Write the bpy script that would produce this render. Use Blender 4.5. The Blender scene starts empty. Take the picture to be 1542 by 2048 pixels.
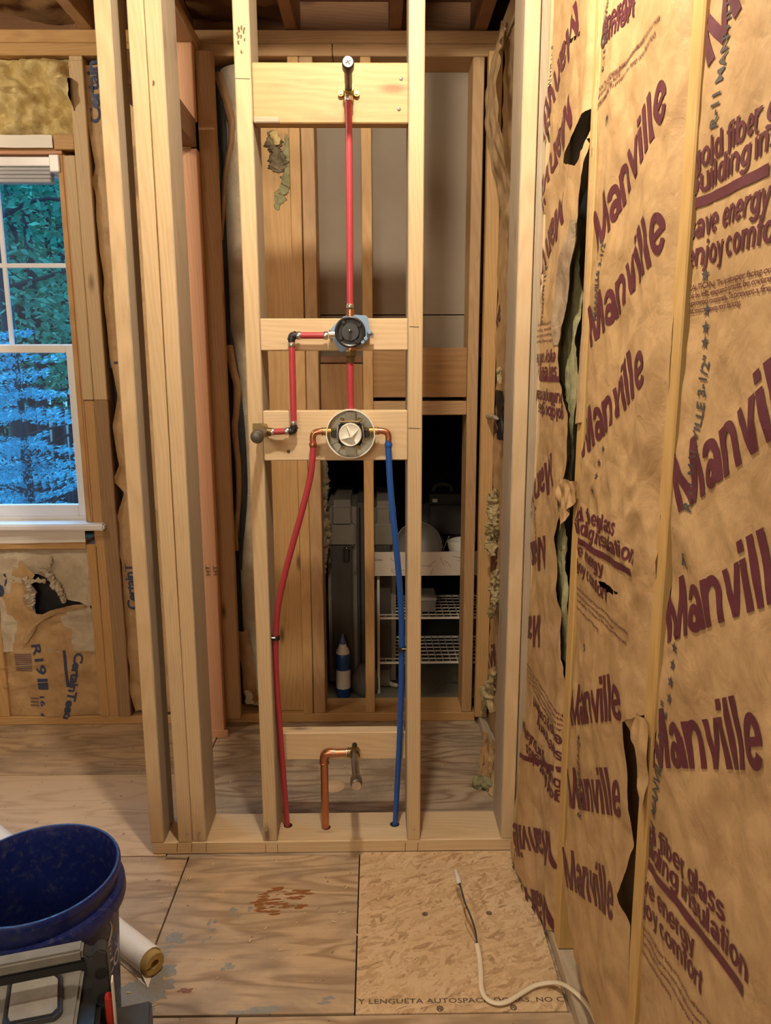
import bpy, bmesh, math, random
from mathutils import Vector, Matrix, noise
random.seed(7)
S = bpy.context.scene
COL = S.collection

# ------------------------------------------------------------------ camera, world, lights, exposure
FPX, CX, CY, CAMH = 1490.0, 771.0, 1024.0, 1.36
PITCH, YAW, ROLL = .19059, .013656, -.003044
_f = Vector((math.sin(YAW)*math.cos(PITCH), math.cos(YAW)*math.cos(PITCH), -math.sin(PITCH)))
_r0 = Vector((math.cos(YAW), -math.sin(YAW), 0)); _u0 = _r0.cross(_f)
_r = math.cos(ROLL)*_r0 + math.sin(ROLL)*_u0
_u = -math.sin(ROLL)*_r0 + math.cos(ROLL)*_u0
cam = bpy.data.cameras.new('camera'); camo = bpy.data.objects.new('camera', cam); COL.objects.link(camo)
cam.sensor_fit = 'HORIZONTAL'; cam.sensor_width = 36; cam.lens = FPX/1542*36; cam.clip_start = .02
M = Matrix((( _r.x, _u.x, -_f.x, 0), (_r.y, _u.y, -_f.y, 0), (_r.z, _u.z, -_f.z, CAMH), (0, 0, 0, 1)))
camo.matrix_world = M
S.camera = camo
w = bpy.data.worlds.new('sky'); S.world = w; w.use_nodes = True
bg = w.node_tree.nodes['Background']; bg.inputs[0].default_value = (.13, .44, 1.0, 1); bg.inputs[1].default_value = .9
sun = bpy.data.lights.new('overcast_sun', 'SUN'); sun.energy = 5.0; sun.angle = 1.6; sun.color = (.25, .60, 1)
suno = bpy.data.objects.new('overcast_sun', sun); suno.rotation_euler = (math.radians(-22), math.radians(-14), 0); COL.objects.link(suno)
def lamp(name, loc, power, radius, color):
    l = bpy.data.lights.new(name, 'POINT'); l.energy = power; l.shadow_soft_size = radius; l.color = color
    o = bpy.data.objects.new(name, l); o.location = loc; COL.objects.link(o); return o
lamp('work_bulb', (-.02, 1.14, 2.37), 31, .04, (1, .90, .73))
lamp('left_bulb', (-1.45, 1.65, 2.30), 11, .06, (1, .87, .66))
lamp('fill_light', (-.9, -1.3, 1.9), 34, .40, (1, .91, .76))  # added soft fill from behind the camera, not a lamp of the room
S.view_settings.view_transform = 'Standard'; S.view_settings.look = 'None'
S.view_settings.exposure = 1.20; S.view_settings.gamma = 1.0; S.view_settings.use_curve_mapping = False
try:
    S.cycles.max_bounces = 8; S.cycles.diffuse_bounces = 5; S.cycles.transparent_max_bounces = 12
except Exception: pass

# ------------------------------------------------------------------ measuring: a sight line met with a plane of the room
C0 = Vector((0, 0, CAMH))
def ray(x, y): return (x-CX)/FPX*_r + (CY-y)/FPX*_u + _f
def atY(x, y, Y): d = ray(x, y); return C0 + d*(Y/d.y)
def atX(x, y, X): d = ray(x, y); return C0 + d*(X/d.x)
def atZ(x, y, Z): d = ray(x, y); return C0 + d*((Z-CAMH)/d.z)

# ------------------------------------------------------------------ materials
def mat(name):
    m = bpy.data.materials.new(name); m.use_nodes = True
    nt = m.node_tree; b = nt.nodes['Principled BSDF']; return m, nt, b
def N(nt, t, **kw):
    n = nt.nodes.new(t)
    for k, v in kw.items():
        if k.startswith('i_'):
            key = k[2:]; key = int(key) if key.isdigit() else key
            n.inputs[key].default_value = v
        else: setattr(n, k, v)
    return n
def L(nt, a, b): nt.links.new(a, b)
def ramp(nt, fac, stops):
    r = nt.nodes.new('ShaderNodeValToRGB'); e = r.color_ramp.elements
    while len(e) < len(stops): e.new(.5)
    for i, (p, c) in enumerate(stops):
        e[i].position = p; e[i].color = (c[0], c[1], c[2], 1) if not isinstance(c, (int, float)) else (c, c, c, 1)
    L(nt, fac, r.inputs[0]); return r.outputs[0]
def mixc(nt, fac, a, b, mode='MIX'):
    m = nt.nodes.new('ShaderNodeMix'); m.data_type = 'RGBA'; m.blend_type = mode
    if isinstance(fac, (int, float)): m.inputs[0].default_value = fac
    else: L(nt, fac, m.inputs[0])
    for i, v in ((6, a), (7, b)):
        if isinstance(v, (tuple, list)): m.inputs[i].default_value = (*v[:3], 1)
        else: L(nt, v, m.inputs[i])
    return m.outputs[2]
def math_(nt, op, a, b=None, c=None):
    m = nt.nodes.new('ShaderNodeMath'); m.operation = op
    for i, v in enumerate((a, b, c)):
        if v is None: continue
        if isinstance(v, (int, float)): m.inputs[i].default_value = v
        else: L(nt, v, m.inputs[i])
    return m.outputs[0]
def vmath(nt, op, a, b):
    m = nt.nodes.new('ShaderNodeVectorMath'); m.operation = op
    for i, v in enumerate((a, b)):
        if isinstance(v, (tuple, list)): m.inputs[i].default_value = v
        elif v is not None: L(nt, v, m.inputs[i])
    return m
def noise_(nt, vec, scale=1, detail=3, rough=.5, dist=0):
    n = N(nt, 'ShaderNodeTexNoise'); n.inputs['Scale'].default_value = scale; n.inputs['Detail'].default_value = detail
    n.inputs['Roughness'].default_value = rough; n.inputs['Distortion'].default_value = dist
    if vec is not None: L(nt, vec, n.inputs['Vector'])
    return n.outputs[0]
def bump(nt, b, h, strength=.3, dist=.002):
    n = N(nt, 'ShaderNodeBump'); n.inputs['Strength'].default_value = strength; n.inputs['Distance'].default_value = dist
    L(nt, h, n.inputs['Height']); L(nt, n.outputs[0], b.inputs['Normal'])
def plain(name, col, rough=.5, metal=0, spec=None, noise_amt=0, scale=40):
    m, nt, b = mat(name); b.inputs['Roughness'].default_value = rough; b.inputs['Metallic'].default_value = metal
    if spec is not None: b.inputs['Specular IOR Level'].default_value = spec
    if noise_amt:
        tc = N(nt, 'ShaderNodeTexCoord'); n = noise_(nt, tc.outputs['Object'], scale, 4, .6)
        c = mixc(nt, n, tuple(x*(1-noise_amt) for x in col), tuple(min(1, x*(1+noise_amt)) for x in col)); L(nt, c, b.inputs['Base Color'])
    else: b.inputs['Base Color'].default_value = (*col, 1)
    return m
def rand_pos(nt):
    tc = N(nt, 'ShaderNodeTexCoord'); oi = N(nt, 'ShaderNodeObjectInfo')
    r = vmath(nt, 'SCALE', (3.7, .11, .07), None); L(nt, oi.outputs['Random'], r.inputs['Scale'])
    r2 = vmath(nt, 'ADD', tc.outputs['Object'], r.outputs[0])
    return r2.outputs[0], oi.outputs['Random']
def wood(name, light, dark, freq=150, stain=.25, knots=.8, rough=.55, tint=.12, stain_col=(.14, .09, .05), ringw=.24):
    m, nt, b = mat(name); b.inputs['Roughness'].default_value = rough; b.inputs['Specular IOR Level'].default_value = .3
    p, rnd = rand_pos(nt)
    n1 = noise_(nt, vmath(nt, 'MULTIPLY', p, (2.2, 13, 13)).outputs[0], 1, 3)
    q = vmath(nt, 'MULTIPLY', p, (.05, 1, 1)).outputs[0]
    ln = vmath(nt, 'LENGTH', vmath(nt, 'ADD', q, (0, .035, -.06)).outputs[0], None).outputs['Value']
    v = math_(nt, 'SINE', math_(nt, 'MULTIPLY_ADD', n1, 26.0, math_(nt, 'MULTIPLY', ln, freq*6.28)))
    v = math_(nt, 'MULTIPLY_ADD', v, .5, .5)
    fib = noise_(nt, vmath(nt, 'MULTIPLY', p, (7, 240, 240)).outputs[0], 1, 3, .6)
    v2 = math_(nt, 'MULTIPLY_ADD', v, ringw, math_(nt, 'MULTIPLY', fib, .6))
    c = ramp(nt, v2, [(.2, light), (.95, dark)])
    big = noise_(nt, vmath(nt, 'MULTIPLY', p, (1.3, 6, 6)).outputs[0], 1, 2)
    c = mixc(nt, math_(nt, 'MULTIPLY', math_(nt, 'SUBTRACT', big, .35), .6), c, dark, 'MIX')
    c = mixc(nt, math_(nt, 'MULTIPLY', math_(nt, 'SUBTRACT', rnd, .3), tint), c, (.55, .26, .10))
    st = ramp(nt, noise_(nt, vmath(nt, 'MULTIPLY', p, (6, 22, 22)).outputs[0], 1, 5, .65), [(.55, 0), (.78, 1)])
    c = mixc(nt, math_(nt, 'MULTIPLY', st, stain), c, stain_col)
    vo = N(nt, 'ShaderNodeTexVoronoi'); L(nt, vmath(nt, 'MULTIPLY', p, (4.2, 13, 13)).outputs[0], vo.inputs['Vector']); vo.inputs['Scale'].default_value = 1
    k = ramp(nt, vo.outputs['Distance'], [(.07, 1), (.14, .35), (.2, 0)])
    gate = ramp(nt, vo.outputs['Color'], [(.55, 0), (.6, 1)])
    c = mixc(nt, math_(nt, 'MULTIPLY', math_(nt, 'MULTIPLY', k, gate), knots), c, (.10, .045, .02))
    L(nt, c, b.inputs['Base Color'])
    bump(nt, b, fib, .25, .0006)
    return m
def plywood(name, light, dark, dirt=.5, dirt_col=(.17, .145, .115), ang=0.0):
    m, nt, b = mat(name); b.inputs['Roughness'].default_value = .62; b.inputs['Specular IOR Level'].default_value = .3
    p, rnd = rand_pos(nt)
    q = vmath(nt, 'MULTIPLY', p, (1.6, 9, 1)).outputs[0]
    n1 = noise_(nt, q, 1, 3, .45, .4)
    sp = N(nt, 'ShaderNodeSeparateXYZ'); L(nt, p, sp.inputs[0])
    v = math_(nt, 'SINE', math_(nt, 'MULTIPLY_ADD', n1, 55.0, math_(nt, 'MULTIPLY', sp.outputs[1], 60.0)))
    v = math_(nt, 'POWER', math_(nt, 'MULTIPLY_ADD', v, .5, .5), 2.2)
    fib = noise_(nt, vmath(nt, 'MULTIPLY', p, (9, 160, 20)).outputs[0], 1, 4, .65)
    mask = noise_(nt, vmath(nt, 'MULTIPLY', p, (2.2, 5, 1)).outputs[0], 1, 2)
    v2 = math_(nt, 'MULTIPLY_ADD', math_(nt, 'MULTIPLY', v, mask), .9, math_(nt, 'MULTIPLY', fib, .55))
    c = ramp(nt, v2, [(.25, light), (.95, dark)])
    d = ramp(nt, noise_(nt, vmath(nt, 'MULTIPLY', p, (3.2, 7.5, 1)).outputs[0], 1, 6, .66, .3), [(.42, 0), (.68, 1)])
    c = mixc(nt, math_(nt, 'MULTIPLY', d, dirt), c, dirt_col)
    sp2 = ramp(nt, noise_(nt, p, 60, 2, .5), [(.70, 0), (.76, 1)])
    c = mixc(nt, math_(nt, 'MULTIPLY', sp2, .6), c, (.09, .06, .04))
    L(nt, c, b.inputs['Base Color']); bump(nt, b, fib, .3, .0008)
    return m
def osb(name):
    m, nt, b = mat(name); b.inputs['Roughness'].default_value = .6; b.inputs['Specular IOR Level'].default_value = .3
    p, rnd = rand_pos(nt)
    d = N(nt, 'ShaderNodeTexNoise'); d.inputs['Scale'].default_value = 9; L(nt, p, d.inputs['Vector'])
    acc = None
    for i, (a, sx, sy) in enumerate(((.3, 26, 115), (1.25, 22, 95), (2.2, 30, 130), (2.8, 24, 105))):
        mp = N(nt, 'ShaderNodeMapping'); mp.inputs['Rotation'].default_value = (0, 0, a); mp.inputs['Location'].default_value = (i*3.3, i*1.7, 0)
        L(nt, vmath(nt, 'ADD', p, vmath(nt, 'MULTIPLY', d.outputs['Color'], (.02, .02, 0)).outputs[0]).outputs[0], mp.inputs[0])
        vo = N(nt, 'ShaderNodeTexVoronoi'); vo.inputs['Scale'].default_value = 1; L(nt, vmath(nt, 'MULTIPLY', mp.outputs[0], (sx, sy, 1)).outputs[0], vo.inputs['Vector'])
        s = N(nt, 'ShaderNodeSeparateColor'); L(nt, vo.outputs['Color'], s.inputs[0])
        if acc is None: acc = s.outputs[0]; prev = s.outputs[1]
        else:
            g = math_(nt, 'GREATER_THAN', s.outputs[1], .5)
            mx = N(nt, 'ShaderNodeMix'); L(nt, g, mx.inputs[0]); L(nt, acc, mx.inputs[2]); L(nt, s.outputs[0], mx.inputs[3]); acc = mx.outputs[0]
    fib = noise_(nt, vmath(nt, 'MULTIPLY', p, (120, 120, 1)).outputs[0], 1, 4, .7)
    v = math_(nt, 'MULTIPLY_ADD', acc, .6, math_(nt, 'MULTIPLY', fib, .4))
    c = ramp(nt, v, [(.12, (.25, .155, .08)), (.27, (.48, .325, .175)), (.5, (.58, .41, .235)), (.9, (.66, .495, .30))])
    ck = ramp(nt, noise_(nt, vmath(nt, 'MULTIPLY', p, (60, 60, 1)).outputs[0], 1, 6, .75, 2.5), [(.57, 0), (.66, 1)]); c = mixc(nt, math_(nt, 'MULTIPLY', ck, .55), c, (.20, .115, .055))
    L(nt, c, b.inputs['Base Color']); bump(nt, b, v, .35, .001)
    return m
def kraft(name, col=(.50, .325, .155), k=1.0, dark=(.30, .175, .075)):
    m, nt, b = mat(name); b.inputs['Roughness'].default_value = .5; b.inputs['Specular IOR Level'].default_value = .35
    tc = N(nt, 'ShaderNodeTexCoord'); p = tc.outputs['Object']
    n = noise_(nt, p, 14, 6, .62, .5); n2 = noise_(nt, p, 220, 3, .7); n3 = noise_(nt, p, 3.2, 3, .5)
    c = mixc(nt, ramp(nt, n, [(.40, 0), (.72, 1)]), col, dark)
    c = mixc(nt, math_(nt, 'MULTIPLY', n2, .35), c, tuple(x*.6 for x in col))
    c = mixc(nt, math_(nt, 'MULTIPLY', n3, .25), c, tuple(min(1, x*1.35) for x in col))
    L(nt, c, b.inputs['Base Color'])
    mp = N(nt, 'ShaderNodeMapping'); mp.inputs['Rotation'].default_value = (.5, .2, .6); L(nt, p, mp.inputs[0])
    dn = N(nt, 'ShaderNodeTexNoise'); dn.inputs['Scale'].default_value = 6; L(nt, p, dn.inputs['Vector'])
    ad = vmath(nt, 'MULTIPLY_ADD', dn.outputs['Color'], (.12, .12, .12)); L(nt, mp.outputs[0], ad.inputs[2])
    vo = N(nt, 'ShaderNodeTexVoronoi'); vo.feature = 'DISTANCE_TO_EDGE'; vo.inputs['Scale'].default_value = 8; L(nt, ad.outputs[0], vo.inputs['Vector'])
    cr = ramp(nt, vo.outputs['Distance'], [(0, 0), (.09, .7), (.4, 1)])
    h = math_(nt, 'MULTIPLY_ADD', cr, .16, math_(nt, 'MULTIPLY', noise_(nt, p, 17, 6, .55, .5), 1.0))
    bump(nt, b, h, .42*k, .010)
    return m
def fluffy(name, a, bcol, scale=18, rough=.95):
    m, nt, b = mat(name); b.inputs['Roughness'].default_value = rough; b.inputs['Specular IOR Level'].default_value = .1
    tc = N(nt, 'ShaderNodeTexCoord'); p = tc.outputs['Object']
    n = noise_(nt, p, scale, 6, .65, 1.0); n2 = noise_(nt, p, scale*9, 4, .7, 2)
    c = mixc(nt, ramp(nt, n, [(.35, 0), (.68, 1)]), a, bcol); L(nt, c, b.inputs['Base Color'])
    bump(nt, b, math_(nt, 'ADD', n, math_(nt, 'MULTIPLY', n2, .5)), .8, .012)
    return m

PINE = wood('pine_framing', (.62, .465, .27), (.46, .315, .16), stain=.2)
PINE_GRAY = wood('pine_weathered_face', (.47, .385, .27), (.31, .245, .165), stain=.25, tint=0, knots=.3)
PINE_PALE = wood('pine_fresh', (.68, .53, .325), (.54, .37, .195), freq=110, stain=.12, knots=.9)
PINE_OLD = wood('pine_aged_orange', (.56, .345, .145), (.38, .205, .07), stain=.3)
PINE_BRN = wood('pine_aged_brown', (.50, .32, .16), (.33, .19, .085), stain=.35)
PINE_DIM = wood('pine_dirty_brown', (.36, .225, .115), (.22, .125, .055), stain=.5)
PINE_RED = wood('fir_reddish', (.60, .33, .19), (.45, .22, .115), stain=.12, tint=.05)
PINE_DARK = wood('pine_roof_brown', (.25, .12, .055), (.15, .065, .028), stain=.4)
PINE_YEL = wood('pine_resin_yellow', (.58, .385, .15), (.42, .245, .07), stain=.25)
PLY_FLOOR = plywood('plywood_weathered', (.53, .385, .235), (.29, .185, .10), .6)
PLY_CLEAN = plywood('plywood_clean', (.64, .465, .285), (.50, .335, .19), .10)
PLY_GRAY = plywood('plywood_gray_stained', (.47, .37, .255), (.20, .125, .075), .75)
PLY_HDR = wood('header_plywood', (.40, .225, .09), (.24, .115, .04), freq=60, stain=.5)
OSB = osb('oriented_strand')
KRAFT = kraft('kraft_facing_paper')
KRAFT_D = kraft('kraft_paper_brown', (.33, .19, .085), .8, (.17, .09, .035))
KRAFT_FLAT = kraft('kraft_paper_smooth', (.47, .32, .165), .5)
ASPHALT = plain('asphalt_backing', (.012, .012, .012), .6, noise_amt=.6)
YELLOW_FLUFF = fluffy('yellow_fiberglass', (.86, .71, .36), (.60, .43, .15), 16)
WHITE_FLUFF = fluffy('white_fiberglass', (.66, .57, .42), (.50, .41, .28), 11)
GREEN_FLUFF = fluffy('pale_green_fiberglass', (.50, .48, .27), (.33, .31, .15), 26)
FOAM = fluffy('spray_foam_cream', (.74, .61, .34), (.56, .42, .19), 40, .7)
GREY_FLUFF = fluffy('grey_dusty_fiberglass', (.38, .31, .19), (.17, .13, .08), 34)
INK_RED = plain('maroon_ink', (.100, .018, .028), .55, noise_amt=.25, scale=120)
INK_GRAY = plain('grey_stamp_ink', (.062, .058, .055), .6, noise_amt=.35, scale=160)
INK_BLUE = plain('navy_ink', (.035, .05, .115), .55, noise_amt=.3, scale=120)
INK_BLACK = plain('black_stamp', (.10, .075, .05), .7, noise_amt=.5, scale=200)
DRYWALL = plain('drywall_back_paper', (.30, .245, .18), .85, noise_amt=.08, scale=12)
WHITE = plain('white_vinyl', (.78, .77, .76), .35)
WRAP = plain('white_house_wrap', (.74, .70, .63), .5, noise_amt=.08, scale=20)
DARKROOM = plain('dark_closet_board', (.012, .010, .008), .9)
PLASTER = plain('room_wall_beige', (.62, .55, .45), .9)
RED = plain('red_pex', (.40, .040, .055), .34, noise_amt=.08, scale=60)
BLUE = plain('blue_pex', (.012, .085, .36), .32)
BLUE_D = plain('navy_plastic', (.012, .018, .115), .28)
COPPER = plain('copper', (.56, .255, .14), .3, 1, noise_amt=.25, scale=30)
BRASS = plain('brass', (.38, .25, .08), .5, 1)
PEWTER = plain('dull_dark_pipe', (.13, .115, .095), .42, .8, noise_amt=.4, scale=70)
BRONZE = plain('tarnished_brass', (.22, .16, .075), .38, 1, noise_amt=.4, scale=60)
STEEL = plain('stainless_crimp', (.62, .60, .57), .25, 1)
GALV = plain('galvanised_pipe', (.30, .28, .25), .35, 1, noise_amt=.35, scale=80)
IRON = plain('dark_pipe', (.07, .055, .045), .4, .6, noise_amt=.4, scale=60)
BLACKP = plain('black_plastic', (.014, .014, .015), .38)
BLACKP2 = plain('charcoal_plastic', (.035, .036, .037), .45)
LTBLUE = plain('light_blue_plastic', (.22, .33, .46), .45)
OFFWHITE = plain('off_white_plastic', (.74, .72, .62), .4)
TANP = plain('grey_green_plastic', (.50, .48, .38), .45)
GREYP = plain('dusty_grey_plastic', (.19, .185, .16), .6, noise_amt=.4, scale=25)
SUIT = plain('grey_brown_case_shell', (.20, .18, .145), .4, noise_amt=.15, scale=30)
SUIT_D = plain('dark_case_fabric', (.06, .052, .042), .8, noise_amt=.2, scale=200)
JACKET = plain('white_paper_jacket', (.80, .76, .68), .55)
CORE = fluffy('pipe_cover_core', (.78, .56, .20), (.66, .44, .13), 60)
CREAM = plain('cream_cable', (.72, .63, .45), .45)
REDP = plain('red_plastic', (.45, .03, .02), .4)
SHADE = plain('grey_blind', (.42, .43, .46), .7)
CARD = plain('pale_patterned_card', (.58, .51, .42), .7, noise_amt=.05)
GREYCARPET = plain('grey_green_mat', (.13, .12, .085), .95, noise_amt=.45, scale=90)
TAPE = plain('clear_plastic', (.6, .57, .5), .2)
BARK = plain('tree_bark', (.05, .045, .045), .9, noise_amt=.5, scale=6)
def leafy(name, a, b_):
    m, nt, b = mat(name); b.inputs['Roughness'].default_value = .8; b.inputs['Specular IOR Level'].default_value = .1
    tc = N(nt, 'ShaderNodeTexCoord'); n = noise_(nt, tc.outputs['Object'], 3.0, 3)
    L(nt, mixc(nt, n, a, b_), b.inputs['Base Color']); return m
LEAF = leafy('green_leaves', (.03, .20, .13), (.14, .48, .26))
SOIL = plain('dark_leaf_litter', (.03, .05, .04), .95)
SPRUCE = leafy('spruce_needles', (.07, .36, .42), (.26, .70, .78))
def glass():
    m, nt, b = mat('window_glass'); out = nt.nodes['Material Output']
    t = N(nt, 'ShaderNodeBsdfTransparent'); t.inputs[0].default_value = (.93, .96, .96, 1)
    g = N(nt, 'ShaderNodeBsdfGlossy'); g.inputs['Roughness'].default_value = .02
    mx = N(nt, 'ShaderNodeMixShader'); mx.inputs[0].default_value = .05
    L(nt, t.outputs[0], mx.inputs[1]); L(nt, g.outputs[0], mx.inputs[2]); L(nt, mx.outputs[0], out.inputs[0]); return m
GLASS = glass()
def clearplastic():
    m, nt, b = mat('clear_lid_plastic'); out = nt.nodes['Material Output']
    t = N(nt, 'ShaderNodeBsdfTransparent'); t.inputs[0].default_value = (.8, .8, .76, 1)
    d = N(nt, 'ShaderNodeBsdfPrincipled') if False else b
    b.inputs['Base Color'].default_value = (.5, .47, .4, 1); b.inputs['Roughness'].default_value = .12
    mx = N(nt, 'ShaderNodeMixShader'); mx.inputs[0].default_value = .45
    L(nt, t.outputs[0], mx.inputs[1]); L(nt, b.outputs[0], mx.inputs[2]); L(nt, mx.outputs[0], out.inputs[0]); return m
CLEAR = clearplastic()

# ------------------------------------------------------------------ builders
def link(name, me, parent=None):
    o = bpy.data.objects.new(name, me); COL.objects.link(o)
    return o
def tag(o, label=None, cat=None, group=None, kind=None):
    if label: o['label'] = label
    if cat: o['category'] = cat
    if group: o['group'] = group
    if kind: o['kind'] = kind
    return o
def root(name, label, cat, group=None, kind=None, loc=(0, 0, 0)):
    o = bpy.data.objects.new(name, None); COL.objects.link(o); o.location = loc; o.empty_display_size = .05
    return tag(o, label, cat, group, kind)
def mesh(name, verts, faces, m, parent=None, smooth=False, kind=None):
    me = bpy.data.meshes.new(name); me.from_pydata([tuple(v) for v in verts], [], faces)
    for mm in (m if isinstance(m, (list, tuple)) else (m,)): me.materials.append(mm)
    if smooth:
        for p in me.polygons: p.use_smooth = True
    me.update(); o = link(name, me, None)
    if parent is not None:
        attach(o, parent)
    if kind: o['kind'] = kind
    return o
def wm(o):
    if o is None: return Matrix.Identity(4)
    return wm(o.parent) @ o.matrix_parent_inverse @ o.matrix_basis if o.parent else o.matrix_basis.copy()
def attach(o, parent):
    o.parent = parent; o.matrix_parent_inverse = wm(parent).inverted()
def from_bm(name, bm, m, parent=None, smooth=False, kind=None, angle=None):
    me = bpy.data.meshes.new(name); bm.normal_update(); bm.to_mesh(me); bm.free()
    for mm in (m if isinstance(m, (list, tuple)) else (m,)): me.materials.append(mm)
    if smooth:
        for p in me.polygons: p.use_smooth = True
        if angle: me.set_sharp_from_angle(angle=math.radians(angle))
    o = link(name, me)
    if parent is not None:
        attach(o, parent)
    if kind: o['kind'] = kind
    return o
AX = [Vector((1, 0, 0)), Vector((0, 1, 0)), Vector((0, 0, 1))]
def board(name, a, b, m, parent=None, bevel=.0025, face=None, face_mat=None, rot=None, wobble=0, seg=1, along=None):
    """a squared timber between corners a and b, its own long axis as local X so the grain runs along it"""
    a = Vector(a); b = Vector(b); lo = Vector((min(a[i], b[i]) for i in range(3))); hi = Vector((max(a[i], b[i]) for i in range(3)))
    c = (lo+hi)/2; d = hi-lo
    order = sorted(range(3), key=lambda i: -d[i])
    if along is not None: order = [along]+[i for i in order if i != along]
    cols = [AX[order[0]].copy(), AX[order[1]].copy(), None]; cols[2] = cols[0].cross(cols[1])
    R = Matrix((cols[0], cols[1], cols[2])).transposed()
    dims = (d[order[0]], d[order[1]], d[order[2]])
    bm = bmesh.new(); bmesh.ops.create_cube(bm, size=1)
    for v in bm.verts: v.co = Vector((v.co.x*dims[0], v.co.y*dims[1], v.co.z*dims[2]))
    if wobble:
        n = max(2, int(dims[0]/.25))
        for i in range(1, n):
            x = -dims[0]/2 + dims[0]*i/n
            bmesh.ops.bisect_plane(bm, geom=bm.verts[:]+bm.edges[:]+bm.faces[:], plane_co=(x, 0, 0), plane_no=(1, 0, 0))
        sd = c.x*13+c.y*7+c.z
        for v in bm.verts:
            v.co.y += wobble*noise.noise(Vector((v.co.x*1.3+sd, 0, sd))); v.co.z += wobble*noise.noise(Vector((v.co.x*1.3+sd, 5, sd)))
    if bevel:
        es = [e for e in bm.edges if e.calc_face_angle(0) > .5]
        bmesh.ops.bevel(bm, geom=es, offset=min(bevel, min(dims)*.3), segments=seg, affect='EDGES')
    mats = [m]
    if face is not None:
        mats.append(face_mat); bm.normal_update()
        for f in bm.faces:
            if (R @ f.normal).dot(Vector(face)) > .7: f.material_index = 1
    me = bpy.data.meshes.new(name); bm.to_mesh(me); bm.free()
    for mm in mats: me.materials.append(mm)
    o = link(name, me)
    W = Matrix.Translation(c) @ R.to_4x4()
    if rot: W = Matrix.Translation(c) @ rot.to_4x4() @ R.to_4x4()
    if parent is not None:
        attach(o, parent)
    o.matrix_basis = W
    return o
def frame(d):
    d = Vector(d).normalized(); a = Vector((0, 0, 1)) if abs(d.z) < .9 else Vector((1, 0, 0))
    u = d.cross(a).normalized(); return u, d.cross(u).normalized()
def lathe(name, prof, base, axis, m, parent=None, n=28, smooth=True, angle=40):
    """prof: (radius, distance along axis)"""
    base = Vector(base); axis = Vector(axis).normalized(); u, v = frame(axis)
    bm = bmesh.new(); rings = []
    for r, h in prof:
        if r < 1e-6: rings.append([bm.verts.new(base+axis*h)])
        else: rings.append([bm.verts.new(base+axis*h+(u*math.cos(2*math.pi*i/n)+v*math.sin(2*math.pi*i/n))*r) for i in range(n)])
    for A, B in zip(rings, rings[1:]):
        for i in range(n):
            j = (i+1) % n
            if len(A) == 1 and len(B) == 1: continue
            if len(A) == 1: bm.faces.new((A[0], B[j], B[i]))
            elif len(B) == 1: bm.faces.new((A[i], A[j], B[0]))
            else: bm.faces.new((A[i], A[j], B[j], B[i]))
    bmesh.ops.recalc_face_normals(bm, faces=bm.faces[:])
    return from_bm(name, bm, m, parent, smooth, angle=angle)
def cyl(name, p0, p1, r, m, parent=None, n=20, r2=None):
    p0 = Vector(p0); p1 = Vector(p1); h = (p1-p0).length; r2 = r if r2 is None else r2
    return lathe(name, [(0, 0), (r, 0), (r2, h), (0, h)], p0, p1-p0, m, parent, n)
def smooth_path(pts, k=6):
    pts = [Vector(p) for p in pts]; out = []
    for i in range(len(pts)-1):
        p0 = pts[max(i-1, 0)]; p1 = pts[i]; p2 = pts[i+1]; p3 = pts[min(i+2, len(pts)-1)]
        for j in range(k):
            t = j/k
            out.append(.5*((2*p1)+(p2-p0)*t+(2*p0-5*p1+4*p2-p3)*t*t+(3*p1-p0-3*p2+p3)*t**3))
    out.append(pts[-1]); return out
def tube(name, pts, r, m, parent=None, n=14, k=6, flat=1.0, up=None, kind=None):
    P = smooth_path(pts, k) if k > 1 else [Vector(p) for p in pts]
    bm = bmesh.new(); rings = []; u = None
    for i, p in enumerate(P):
        t = (P[min(i+1, len(P)-1)]-P[max(i-1, 0)]).normalized()
        if up is not None:
            u = t.cross(Vector(up)).normalized()
        elif u is None: u = frame(t)[0]
        else: u = (u-t*u.dot(t)).normalized()
        v = t.cross(u).normalized(); rr = r(i/(len(P)-1)) if callable(r) else r
        rings.append([bm.verts.new(p+u*math.cos(2*math.pi*j/n)*rr+v*math.sin(2*math.pi*j/n)*rr*flat) for j in range(n)])
    for A, B in zip(rings, rings[1:]):
        for i in range(n): bm.faces.new((A[i], A[(i+1) % n], B[(i+1) % n], B[i]))
    bm.faces.new(rings[0]); bm.faces.new(rings[-1][::-1])
    bmesh.ops.recalc_face_normals(bm, faces=bm.faces[:])
    return from_bm(name, bm, m, parent, True, kind, angle=50)
def prism(name, poly, d, m, parent=None, bevel=.0, smooth=False):
    """closed outline poly (3-D points in a plane) pushed along vector d"""
    bm = bmesh.new(); A = [bm.verts.new(Vector(p)) for p in poly]; B = [bm.verts.new(Vector(p)+Vector(d)) for p in poly]
    bm.faces.new(A); bm.faces.new(B[::-1]); n = len(poly)
    for i in range(n): bm.faces.new((A[i], B[i], B[(i+1) % n], A[(i+1) % n]))
    bmesh.ops.recalc_face_normals(bm, faces=bm.faces[:])
    if bevel:
        bmesh.ops.bevel(bm, geom=[e for e in bm.edges if e.calc_face_angle(0) > .4], offset=bevel, segments=2, affect='EDGES')
    return from_bm(name, bm, m, parent, smooth, angle=35)
def rbox(name, a, b, m, parent=None, bevel=.004, seg=3):
    a = Vector(a); b = Vector(b)
    bm = bmesh.new(); bmesh.ops.create_cube(bm, size=1)
    for v in bm.verts: v.co = Vector(((a[i]+b[i])/2+v.co[i]*abs(b[i]-a[i]) for i in range(3)))
    bmesh.ops.bevel(bm, geom=bm.edges[:], offset=bevel, segments=seg, affect='EDGES')
    return from_bm(name, bm, m, parent, True, angle=35)
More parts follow.
